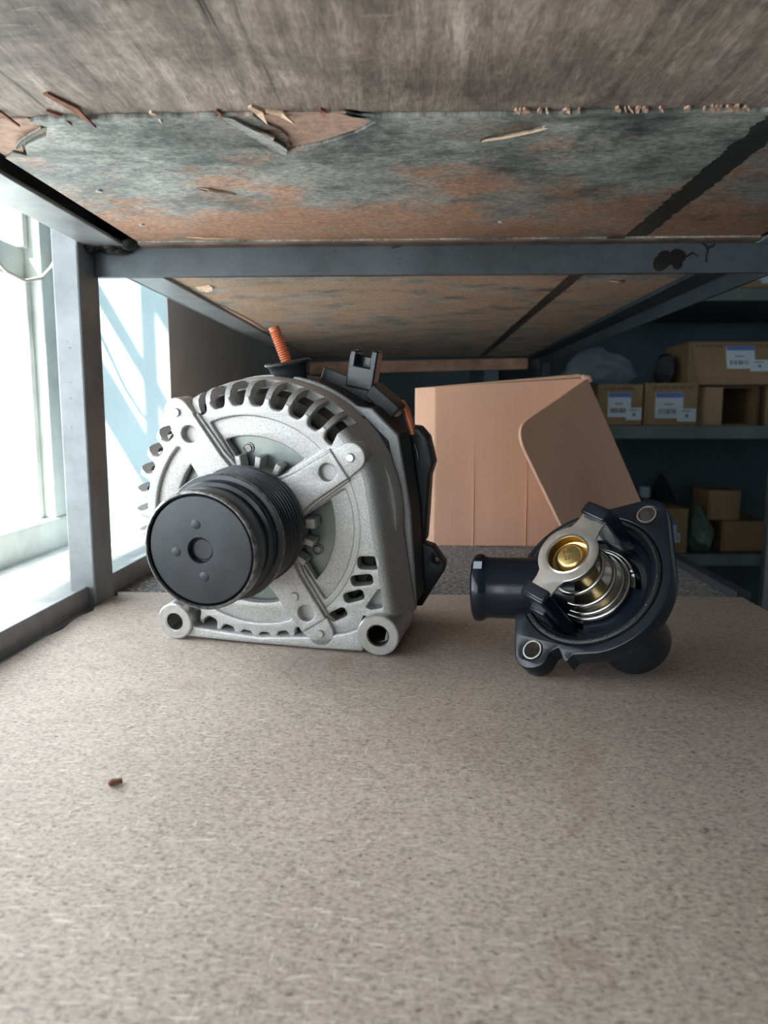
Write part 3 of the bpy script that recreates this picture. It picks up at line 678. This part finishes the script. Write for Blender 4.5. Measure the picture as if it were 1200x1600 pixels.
# rear housing
rhf = [(88*math.cos(R(a)), 88*math.sin(R(a))) for a in range(50, 232, 4)]+[(-60, -72), (82, -76), (93, -66), (92, -40), (90, 0), (86.5, 25), (83, 49), (76, 56), (66, 66)]
lipo = apart('rear_flange', M['lip'], MB().plate(rhf, [], -49, -44.5, 0.8, 2))
rhf2 = [(p[0]*0.985, p[1]*0.985) for p in rhf]
rear = apart('rear_housing', M['rear'], MB().plate(rhf2, [], -84, -49.2, 3, 3).plate([(p[0]*0.93, p[1]*0.93) for p in rhf], [], -44.4, -38.2))
apart('rear_cover', M['black'], MB().plate([(84*math.cos(R(a)), 84*math.sin(R(a))) for a in range(0, 360, 6)], [], -112, -84.2, 4, 3), rear)
apart('side_bracket', M['black'], MB().plate(rounded([(78, 50), (87, 49), (93, 42), (97, 24), (94, 15), (92, -12), (90, -34), (78, -34)], 4), [], -106, -90, 2, 2))
apart('rear_lug', M['black'], MB().plate(rounded([(84, -30), (97, -34), (105.5, -46), (104.5, -52), (88, -80), (70, -80), (70, -30)], 2.5), [rrect(99, -44, 4, 4, 0, 2)], -96, -84.5, 1.5, 2))
apart('copper_lead', M['copper'], MB().tube([(70, 62, -96), (75, 65, -93), (78, 60, -92), (80, 52, -92), (82, 44, -92)], 3.0, 10))
apart('bracket_clip', M['steel'], MB().tube([(84, 38, -87), (86, 33, -86.5), (86.6, 27, -87)], 0.8, 8))
# terminal: cup, stud
tb = Vector((8.6, 87.5, -54)); tax = Vector((-0.30, 0.95, 0.08)).normalized()
apart('terminal_cup', M['black'], MB().lathe([(0, -4), (11, -4), (12.2, 2.5), (13.2, 5.5), (15.2, 7.0), (15.4, 8.2), (14.2, 8.8), (12, 7.6), (6, 7.2), (0, 7.2)], tb, (-0.10, 0.99, 0.06), 48))
sp = [(0, 7)]
for k in range(15): sp += [(3.9, 8.0+1.5*k), (3.2, 8.75+1.5*k)]
apart('terminal_stud', M['copper'], MB().lathe([(0, 4), (3.6, 4)]+sp[1:]+[(3.7, 31.4), (3.2, 32.2), (0, 32.2)], tb+Vector((1.2, 0, 0)), tax, 24), smooth=20)
# connector with two prongs
cn = MB()
co_, cx_, cy_, cz_ = Vector((51, 84, -80)), Vector((0.98, -0.20, 0)), Vector((0.20, 0.98, 0)), Vector((0, 0, 1))
cn.obox(co_, cx_, cy_, cz_, 9.5, 7.5, 7)
cn.obox(co_+cy_*11-cx_*7.3, cx_, cy_, cz_, 2.2, 6, 7); cn.obox(co_+cy_*12+cx_*7.2, cx_, cy_, cz_, 2.3, 7, 7)
cn.obox(co_+cy_*10-cz_*6, cx_, cy_, cz_, 7, 4, 1.2)
apart('connector', M['gloss'], cn, bevel=0.001)
apart('regulator_block', M['black'], MB().obox((42, 79, -86), (0.93, -0.37, 0), (0.37, 0.93, 0), (0, 0, 1), 20, 6, 12), bevel=0.001)
apart('regulator_block', M['black'], MB().obox((66, 68, -84), (0.75, -0.66, 0), (0.66, 0.75, 0), (0, 0, 1), 12, 5, 12), bevel=0.001)

# ------------------------------------------------------------------ thermostat housing
AZ, EL = R(-41.6), R(38.0)
nv = Vector((math.sin(AZ)*math.cos(EL), -math.cos(AZ)*math.cos(EL), math.sin(EL)))
av = Vector((0, 0, 1)).cross(nv).normalized(); bv = nv.cross(av)
T3 = Matrix((av, bv, nv)).transposed()
tc = Vector((0.0990, 0.410, 0.0540)); tbase = Vector((0.098, 0.42, 0.0))
th = empty('thermostat_housing', tbase, T3)
tag(th, 'black plastic thermostat housing with steel spring and brass valve lying on the chipboard', 'thermostat')
toff = T3.transposed() @ (tc-tbase)
loc_ = lambda w: (T3.transposed() @ (Vector(w)-tc))*1000      # world point -> local millimetres
ldir = lambda d: T3.transposed() @ Vector(d)
def tpart(name, mat, mb, parent=None, smooth=35, bevel=0.0, label=None):
    mb.xf(lambda v: v*mm); o = mb.build(name, mat, th if parent is None else parent, smooth=smooth, bevel=bevel)
    if parent is None: o.location = toff
    if label: o['label'] = label
    return o
EARU, EARL = (20.0, 44.8), (-16.2, -48.6)
ho = hull([tuple(round(x, 4) for x in p) for p in circ(1.0, -1.0, 45.2, 90)+circ(*EARU, 10.8, 40)+circ(*EARL, 10.8, 40)])
# step cut in beside the lower ear
ho = [p for p in ho if not (-9 < p[0] < 9 and p[1] < -44)]
ins = max(range(len(ho)), key=lambda i: math.dist(ho[i], ho[(i+1) % len(ho)]) if ho[i][1] < -30 and ho[(i+1) % len(ho)][1] < -30 else 0)
ho = ho[:ins+1]+[(-8.5, -56.3), (-6.5, -53.5), (-5.5, -47.0), (-2.0, -43.6), (2.5, -48.6), (5.5, -50.3), (7.5, -45.8)]+ho[ins+1:]
fine = []
for i, p in enumerate(ho):
    q = ho[(i+1) % len(ho)]; d = math.dist(p, q); n = max(1, int(d/2))
    fine += [(p[0]+(q[0]-p[0])*k/n, p[1]+(q[1]-p[1])*k/n) for k in range(n)]
fl = MB().plate(fine, [circ(0, 0, 40.6, 96), circ(*EARU, 5.6, 28), circ(*EARL, 5.6, 28)], -12, 0, 0.9, 2)
body = tpart('flange', M['gloss'], fl)
tpart('valve_bowl', M['gloss'], MB().lathe([(40.8, -3), (38.5, -4.2), (36.5, -2.2), (34.8, -2.6), (33.6, -6.5), (30.0, -8.5), (29.2, -11.5), (26.0, -12.0), (24.6, -26), (0, -28), (0, -42), (22, -42), (27, -38), (33, -22), (38, -13), (40.8, -11.8)], seg=96), body)
tpart('seal_ring', M['rubber'], MB().lathe([(36.6, -2.4), (36.9, -0.4), (37.8, 0.9), (38.9, 1.2), (40.0, 0.6), (40.5, -1), (40.5, -4.2), (37, -4.4)], seg=96, closed=True), body)
for k in range(26):
    a = k*360/26+random.uniform(-3, 3)
    tpart('seal_bead', M['rubber'], MB().lathe([(0, 0.8), (0.8, 0.4), (1.0, -0.6)], (38.6*math.cos(R(a)), 38.6*math.sin(R(a)), 1.0), (0, 0, 1), 8), body)
for e in (EARU, EARL):
    tpart('bolt_sleeve', M['steel'], MB().lathe([(4.75, 0.5), (5.55, 0.5), (5.6, -11.9), (4.75, -11.9)], (*e, 0), (0, 0, 1), 32, closed=True), body)
# boss at the back
tpart('rear_boss', M['gloss'], MB().lathe([(0, -41), (16, -41), (19.5, -38), (20.5, -10), (0, -10)], (21, -17, 0), (0, 0, 1), 48), body)
# outlet pipe pointing left
pdir = Vector((-0.975, 0.20, -0.03)).normalized()
pend = Vector((0.0375, 0.4345, 0.0428)); o_l, d_l = loc_(pend), ldir(pdir)
tpart('outlet_pipe', M['gloss'], MB().lathe([(14.8, 0.5), (17.4, 0.5), (19.6, -0.6), (20.3, -2.4), (20.1, -5.4), (18.6, -7.6), (18.2, -9), (18.2, -22), (18.4, -58), (14.8, -58)], o_l, d_l, 56, closed=True), body)
nl = ldir(Vector((0, -0.62, 0.78))-pdir*pdir.dot(Vector((0, -0.62, 0.78)))).normalized(); tl = d_l.cross(nl)
tpart('white_mark', M['white'], MB().obox(o_l-d_l*3.6+nl*20.2, d_l, tl, nl, 2.4, 2.6, 0.25), body, 0)  # small white patch on the pipe lip
# bridge posts with hooks
SA = R(73); sx_, sy_ = Vector((math.cos(SA), math.sin(SA), 0)), Vector((-math.sin(SA), math.cos(SA), 0)); kz = Vector((0, 0, 1))
dc = Vector((-1.4, 0.2, 0))
for sg in (1, -1):
    p0 = dc+sx_*(28.5*sg)
    pm = MB().obox(p0+kz*9.5, sx_, sy_, kz, 3.6, 8.2, 20.5)
    pm.obox(p0-sx_*(1.2*sg)+kz*29.2, sx_, sy_, kz, 3.6, 8.0, 1.4)
    pm.obox(p0+sx_*(3.5*sg)+kz*4, sx_, sy_, kz, 3.2, 5.5, 15)
    tpart('bridge_post', M['gloss'], pm, body, bevel=0.0012)
# strap
st = []
r_d = 17.2; hwn = 8.2
a_n = math.asin(hwn/r_d)
for sg in (0, 1):
    base = SA+math.pi*sg; dx, dy = Vector((math.cos(base), math.sin(base))), Vector((-math.sin(base), math.cos(base)))
    for q in (dx*27+dy*(-7.6), dx*27+dy*7.6, dx*19+dy*7.8): st.append((dc.x+q.x, dc.y+q.y))
    n = 16
    for i in range(n+1):
        a = base+a_n+0.05+(math.pi-2*a_n-0.1)*i/n; st.append((dc.x+r_d*math.cos(a), dc.y+r_d*math.sin(a)))
    base2 = base+math.pi; dx, dy = Vector((math.cos(base2), math.sin(base2))), Vector((-math.sin(base2), math.cos(base2)))
    q = dx*19-dy*7.8; st.append((dc.x+q.x, dc.y+q.y))
st = rounded(st, 1.6, 40, 4)
strap = tpart('valve_strap', M['steel'], MB().plate(st, [circ(dc.x, dc.y, 11.0, 40)], 25.6, 27.3, 0.5, 2).lathe([(11.0, 27.0), (11.4, 27.7), (12.2, 27.3), (12.2, 26.2), (11.0, 26.2)], (dc.x, dc.y, 0), (0, 0, 1), 48, closed=True))
br = tpart('brass_piston', M['brass'], MB().lathe([(11.2, 25.0), (11.0, 21.0), (9.0, 20.2), (8.8, 21.6), (8.3, 23.6), (6.4, 25.4), (5.9, 25.6), (0, 25.6)], (dc.x, dc.y, 0), (0, 0, 1), 40))
tpart('collar', M['steel'], MB().lathe([(11.4, 25.5), (13.0, 24.8), (13.5, 19.5), (11, 18.0), (8, 18.0), (8, 19.8), (11.4, 20.0)], (dc.x, dc.y, 0), (0, 0, 1), 48, closed=True))
tpart('wax_element', M['brass'], MB().lathe([(7.5, 19), (7.5, 4), (6, 1), (6, -18), (0, -18)], (0, 0, 0), (0, 0, 1), 36))
tpart('valve_plate', M['steel'], MB().lathe([(6, -9.2), (15, -9.2), (20, -10.6), (23, -10.8), (23, -12), (6, -12)], (0, 0, 0), (0, 0, 1), 56, closed=True))
def text_mesh(s_, size, h):
    cu = bpy.data.curves.new('tmp', 'FONT'); cu.body = s_; cu.size = size; cu.align_x = 'CENTER'; cu.align_y = 'CENTER'; cu.extrude = h
    ob = bpy.data.objects.new('tmp', cu); COL.objects.link(ob); me = ob.to_mesh(); mb = MB(); mb.bm.from_mesh(me); ob.to_mesh_clear()
    bpy.data.objects.remove(ob); bpy.data.curves.remove(cu); return mb
for s_, off in (('HC', 2.6), ('221', -1.4)):
    tm = text_mesh(s_, 3.6, 0.05); q = dc+bv*0
    ang = R(30)
    tm.xf(lambda v, off=off: Vector((dc.x+math.cos(ang)*v.x-math.sin(ang)*(v.y+off), dc.y+math.sin(ang)*v.x+math.cos(ang)*(v.y+off), 25.65+v.z)))
    tpart('stamped_mark', M['brassd'], tm, br, 0)
hel = []
turns = 4.4
for i in range(int(turns*40)+1):
    t_ = i/40; f = t_/turns
    rr = 23.0-10.0*f**1.15; hh = -8.5+5.0*min(1, f/0.55)+21.0*max(0, (f-0.5)/0.5)**1.2
    hel.append((rr*math.cos(2*math.pi*t_+0.6)+dc.x*f, rr*math.sin(2*math.pi*t_+0.6), hh))
tpart('coil_spring', M['spring'], MB().tube(hel, 1.3, 10), smooth=60)
# ------------------------------------------------------------------ cardboard box
bx = empty('cardboard_box', (0.13, 0.90, -0.003)); tag(bx, 'plain brown cardboard box with one rounded flap folded open toward the front', 'box')
bxi = Matrix.Translation((0.13, 0.90, -0.003)).inverted()
def bpart(name, mat, mb, parent=None, smooth=25, bevel=0.0006):
    o = mb.build(name, mat, None, smooth=smooth, bevel=bevel)
    o.parent = parent or bx; o.matrix_parent_inverse = bxi if parent is None else Matrix(); return o
T = 0.0035; YB = 0.832; zf = -0.0028
fp = MB()
fp.slab([(0.0255, YB, zf), (0.0255, YB, 0.1765), (0.1918, YB, 0.1862), (0.2786, YB, zf)], (0, T, 0))
fpo = bpart('front_panel', M['card'], fp)
bpart('corner_strip', M['card'], MB().slab([(0.0025, YB+0.010, zf), (0.0025, YB+0.010, 0.1755), (0.0254, YB, 0.1765), (0.0254, YB, zf)], (0.0012, T, 0)))
bpart('side_panel', M['card'], MB().slab([(0.0025, YB+0.0105, zf), (0.0025, YB+0.0105, 0.1755), (0.010, 1.02, 0.1755), (0.010, 1.02, zf)], (T, 0.0015, 0)))
bpart('side_panel', M['card'], MB().slab([(0.2786, YB+T, zf), (0.1918, YB+T, 0.1862), (0.196, 1.02, 0.1862), (0.2786, 1.02, zf)], (-T, 0, 0)))
bpart('back_panel', M['card'], MB().slab([(0.006, 1.0205, zf), (0.006, 1.0205, 0.175), (0.193, 1.0205, 0.185), (0.272, 1.0205, zf)], (0, T, 0)))
# top lip standing just above the front panel, wedge shaped
bpart('top_lip', M['card'], MB().slab([(0.006, YB+0.006, 0.1757), (0.184, YB+0.006, 0.1905), (0.192, YB+0.006, 0.1868)], (0, T, 0)))
bpart('top_panel', M['card'], MB().slab([(0.006, YB+0.0105, 0.1757), (0.187, YB+0.0105, 0.1855), (0.187, 1.018, 0.1855), (0.006, 1.018, 0.1757)], (0, 0, -T)))
# folded flap hinged on the slanting right edge
h0, h1 = Vector((0.1925, YB-0.001, 0.1855)), Vector((0.2590, YB-0.001, 0.0440))
f_far0, f_far1 = Vector((0.1003, 0.735, 0.1325)), Vector((0.1480, 0.735, 0.0350))
ex = (h1-h0); ey = (f_far0-h0)
quad2 = rounded([(0, 0), (1, 0), (0.94, 0.93), (0, 1.0)], 0.17, 20, 8)
quad2 = [(0, 0), (1, 0)]+[q for q in rounded([(0, 0), (1, 0), (0.98, 0.95), (0.0, 1.0)], 0.16, 20, 8) if q[1] > 0.3]
nrm = ex.cross(ey).normalized(); nrm = nrm if nrm.y < 0 else -nrm
pts = [h0+ex*a+ey*b_ for a, b_ in quad2]
bpart('folded_flap', M['card'], MB().slab(pts, nrm*-T))
bpart('fold_hem', M['cardedge'], MB().tube([h0+Vector((-0.006, 0.002, 0.0015)), h0+Vector((0.001, 0.002, 0.001)), h0+ex*0.03+Vector((0.001, 0.002, 0))], 0.003, 8))
# vertical creases in the front panel
for x in (0.069, 0.1285):
    bpart('crease', M['card'], MB().tube([(x, YB-0.0002, zf), (x, YB-0.0004, 0.06), (x-0.0005, YB-0.0001, 0.12)], [0.0006, 0.0005, 0.0001], 6), None, 40, 0)

# ------------------------------------------------------------------ far shelving
SY = 1.75
su = empty('steel_shelving', (0.8, 1.95, FLOOR)); tag(su, 'dim green-grey steel shelving unit against the navy wall', 'shelving')
sui = Matrix.Translation((0.8, 1.95, FLOOR)).inverted()
for zt, zb in ((0.4317, 0.4035), (0.1214, 0.0903), (-0.1824, -0.2102), (-0.60, -0.63)):
    o = MB().box(0.20, 1.38, SY, SY+0.42, zb, zt).build('shelf', M['shelfm'], None, smooth=0, bevel=0.002); o.parent = su; o.matrix_parent_inverse = sui
for x0 in (0.165, 1.381):
    o = MB().box(x0, x0+0.034, SY, SY+0.42, FLOOR, 0.9).build('upright', M['navy'], None, smooth=0); o.parent = su; o.matrix_parent_inverse = sui
o = MB().box(0.828, 0.848, SY-0.02, SY-0.001, FLOOR, 0.02).build('upright', M['framelight'], None, smooth=0); o.parent = su; o.matrix_parent_inverse = sui
def carton(x0, x1, z0, z1, y0, dep, label, group=None, front=True, openf=False, lab=None, tilt=0.0, text=True):
    c = empty('parts_carton', ((x0+x1)/2, y0+dep/2, z0)); tag(c, label, 'carton', group)
    inv = Matrix.Translation(c.location).inverted()
    def cp(name, mat, mb, parent=None, bevel=0.0):
        o = mb.build(name, mat, None, smooth=0, bevel=bevel); o.parent = parent or c; o.matrix_parent_inverse = inv if parent is None else Matrix(); return o
    t = 0.003
    if openf:
        mb = MB().box(x0, x0+t, y0, y0+dep, z0, z1).box(x1-t, x1, y0, y0+dep, z0, z1).box(x0+t, x1-t, y0, y0+dep, z0, z0+t).box(x0+t, x1-t, y0, y0+dep, z1-t, z1).box(x0+t, x1-t, y0+dep-t, y0+dep, z0+t, z1-t)
        bo = cp('body', M['kraft'], mb)
        cp('side_flap', M['kraft'], MB().slab([(x0, y0-0.001, z0), (x0, y0-0.001, z1), (x0+0.045, y0-0.030, z1-0.003), (x0+0.045, y0-0.030, z0)], (0.001, -t, 0)))
        cp('side_flap', M['kraft'], MB().slab([(x1, y0-0.001, z0), (x1, y0-0.001, z1), (x1-0.022, y0-0.03, z1-0.003), (x1-0.022, y0-0.03, z0)], (-0.001, -t, 0)))
        return c
    bo = cp('body', M['kraft'], MB().box(x0, x1, y0, y0+dep, z0, z1), bevel=0.002)
    if front:
        d = tilt
        cp('end_flap', M['kraft'], MB().slab([(x0+0.002, y0-0.0005, z1-0.001), (x1-0.002, y0-0.0005, z1-0.001), (x1-0.006, y0-0.003-d, z0+0.002), (x0+0.006+d*0.3, y0-0.003-d, z0+0.002)], (0, -0.002, 0)))
    if lab:
        lx0, lx1, lz0, lz1 = lab; zt = z1
        f = lambda z: y0-0.0032-(tilt+0.0025)*(z1-z)/(z1-z0)
        def flat(name, mat, a0, a1, b0, b1, lift, par):
            return cp(name, mat, MB().slab([(a0, f(b0)-lift, b0), (a1, f(b0)-lift, b0), (a1, f(b1)-lift, b1), (a0, f(b1)-lift, b1)], (0, -0.0006, 0)), par)
        L = flat('label', M['white'], lx0, lx1, lz0, lz1, 0.0, None); w_, h_ = lx1-lx0, lz1-lz0
        flat('label_header', M['blue'], lx0+w_*0.02, lx1-w_*0.01, lz1-h_*0.20, lz1-h_*0.01, 0.0007, L)
        for k in range(9): flat('barcode_bar', M['print'], lx0+w_*(0.12+k*0.075), lx0+w_*(0.12+k*0.075+random.choice((0.025, 0.045))), lz0+h_*0.17, lz0+h_*0.36, 0.0007, L)
        flat('print_line', M['print'], lx0+w_*0.3, lx0+w_*0.65, lz0+h_*0.52, lz0+h_*0.56, 0.0007, L)
        s0, s1 = lx1-w_*0.2, lx1+w_*0.47
        S = flat('small_label', M['white'], s0, s1, lz0-h_*0.12, lz0+h_*0.38, 0.0014, None); sc = (s0+s1)/2; sz = lz0+h_*0.10; r_ = h_*0.10
        cp('star', M['green'], MB().slab([(sc+(r_ if k % 2 == 0 else r_*0.55)*math.sin(k*math.pi/5), f(sz)-0.0021, sz+(r_ if k % 2 == 0 else r_*0.55)*math.cos(k*math.pi/5)) for k in range(10)], (0, -0.0005, 0)), S)
        flat('print_line', M['print'], s0+w_*0.15, s1-w_*0.2, lz0+h_*0.26, lz0+h_*0.30, 0.0021, S)
        if text:
            P = None
            x = x0+0.014
            while x < x1-0.02:
                wd = random.uniform(0.003, 0.007); flat('print_mark', M['print'], x, min(x+wd, x1-0.016), z1-0.0135, z1-0.0075, 0.0, None); x += wd+random.choice((0.0015, 0.0015, 0.005))
    return c
zM, zT, zL = 0.1216, 0.4319, -0.1822
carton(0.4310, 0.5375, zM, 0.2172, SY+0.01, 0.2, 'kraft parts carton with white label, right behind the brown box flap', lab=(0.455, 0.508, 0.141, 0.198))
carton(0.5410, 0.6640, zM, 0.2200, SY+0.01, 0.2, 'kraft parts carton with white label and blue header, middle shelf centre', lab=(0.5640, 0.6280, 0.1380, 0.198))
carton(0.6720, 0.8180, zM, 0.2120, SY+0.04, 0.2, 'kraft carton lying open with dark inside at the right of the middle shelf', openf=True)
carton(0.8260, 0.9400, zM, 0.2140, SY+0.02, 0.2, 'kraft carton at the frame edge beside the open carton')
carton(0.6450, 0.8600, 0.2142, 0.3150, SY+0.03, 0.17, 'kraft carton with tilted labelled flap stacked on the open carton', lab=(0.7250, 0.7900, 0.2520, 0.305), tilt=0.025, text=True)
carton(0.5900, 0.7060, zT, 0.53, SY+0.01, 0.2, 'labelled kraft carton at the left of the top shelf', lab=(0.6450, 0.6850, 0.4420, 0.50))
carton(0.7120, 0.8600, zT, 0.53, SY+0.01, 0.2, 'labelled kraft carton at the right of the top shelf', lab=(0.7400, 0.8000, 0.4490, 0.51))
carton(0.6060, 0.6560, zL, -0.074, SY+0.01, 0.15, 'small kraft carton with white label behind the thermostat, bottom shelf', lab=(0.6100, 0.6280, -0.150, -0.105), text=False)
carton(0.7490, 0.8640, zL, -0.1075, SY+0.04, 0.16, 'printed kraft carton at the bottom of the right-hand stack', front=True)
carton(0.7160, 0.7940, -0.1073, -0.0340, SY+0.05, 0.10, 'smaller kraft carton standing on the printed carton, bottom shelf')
def crumple(name, mat, cx, cy, z0, hx, hy, hz, label, cat, seed, flat=False):
    rnd = random.Random(seed); bm = bmesh.new(); bmesh.ops.create_icosphere(bm, subdivisions=3 if flat else 4, radius=1)
    ds = [(Vector((rnd.uniform(-1, 1), rnd.uniform(-1, 1), rnd.uniform(-1, 1))).normalized(), rnd.uniform(0.6, 0.95)) for _ in range(34)]
    for v in bm.verts:
        d = v.co.normalized(); r_ = 1.0
        for q, lim in ds:
            k = d.dot(q)
            if k > 1e-3: r_ = min(r_, lim/k)
        if flat: r_ *= rnd.uniform(0.84, 1.12)
        v.co = Vector((d.x*r_*hx, d.y*r_*hy, max(-0.55, d.z*r_)*hz))
    zmin = min(v.co.z for v in bm.verts)
    mb = MB(); mb.bm.free(); mb.bm = bm
    bmesh.ops.translate(bm, verts=bm.verts, vec=(cx, cy, z0-zmin))
    return tag(mb.build(name, mat, smooth=0 if flat else 25, origin=(cx, cy, z0)), label, cat)
crumple('plastic_bag', M['film'], 0.450, SY+0.10, 0.2206, 0.125, 0.07, 0.062, 'crumpled clear plastic bag lying on the labelled cartons', 'plastic bag', 3, True)
crumple('plastic_bag', M['filmg'], 0.699, SY+0.045, zL, 0.042, 0.04, 0.070, 'greenish crumpled plastic bag on the bottom shelf between cartons', 'plastic bag', 5, True)
crumple('black_sack', M['sack'], 0.690, SY+0.31, zL, 0.060, 0.07, 0.12, 'black sack at the back of the bottom shelf', 'sack', 9)
crumple('black_sack', M['sack'], 0.611, SY+0.10, 0.2206, 0.030, 0.06, 0.055, 'black bundle between the clear bag and the stacked carton', 'sack', 11)

bt = empty('small_bottle', (0.567, SY+0.06, zL)); tag(bt, 'small dark bottle with grey-blue cap on the bottom shelf behind the thermostat', 'bottle')
o = MB().lathe([(0, 0), (0.024, 0), (0.026, 0.003), (0.026, 0.10), (0.020, 0.118), (0.011, 0.124), (0.011, 0.130), (0, 0.130)], seg=28).build('bottle_body', M['sack'], bt)
o = MB().lathe([(0, 0.1301), (0.0135, 0.1301), (0.0135, 0.154), (0.0125, 0.156), (0, 0.156)], seg=24).build('cap', M['bluecap'], bt)

# ------------------------------------------------------------------ crumbs on the shelf
tag(MB().tube([(-0.1185, 0.2680, 0.0014), (-0.1175, 0.2690, 0.0016), (-0.1145, 0.2712, 0.0015)], [0.0010, 0.0015, 0.0011], 8).build('rust_crumb', M['redwood']), 'tiny dark brown crumb lying on the bare chipboard in front', 'crumb')
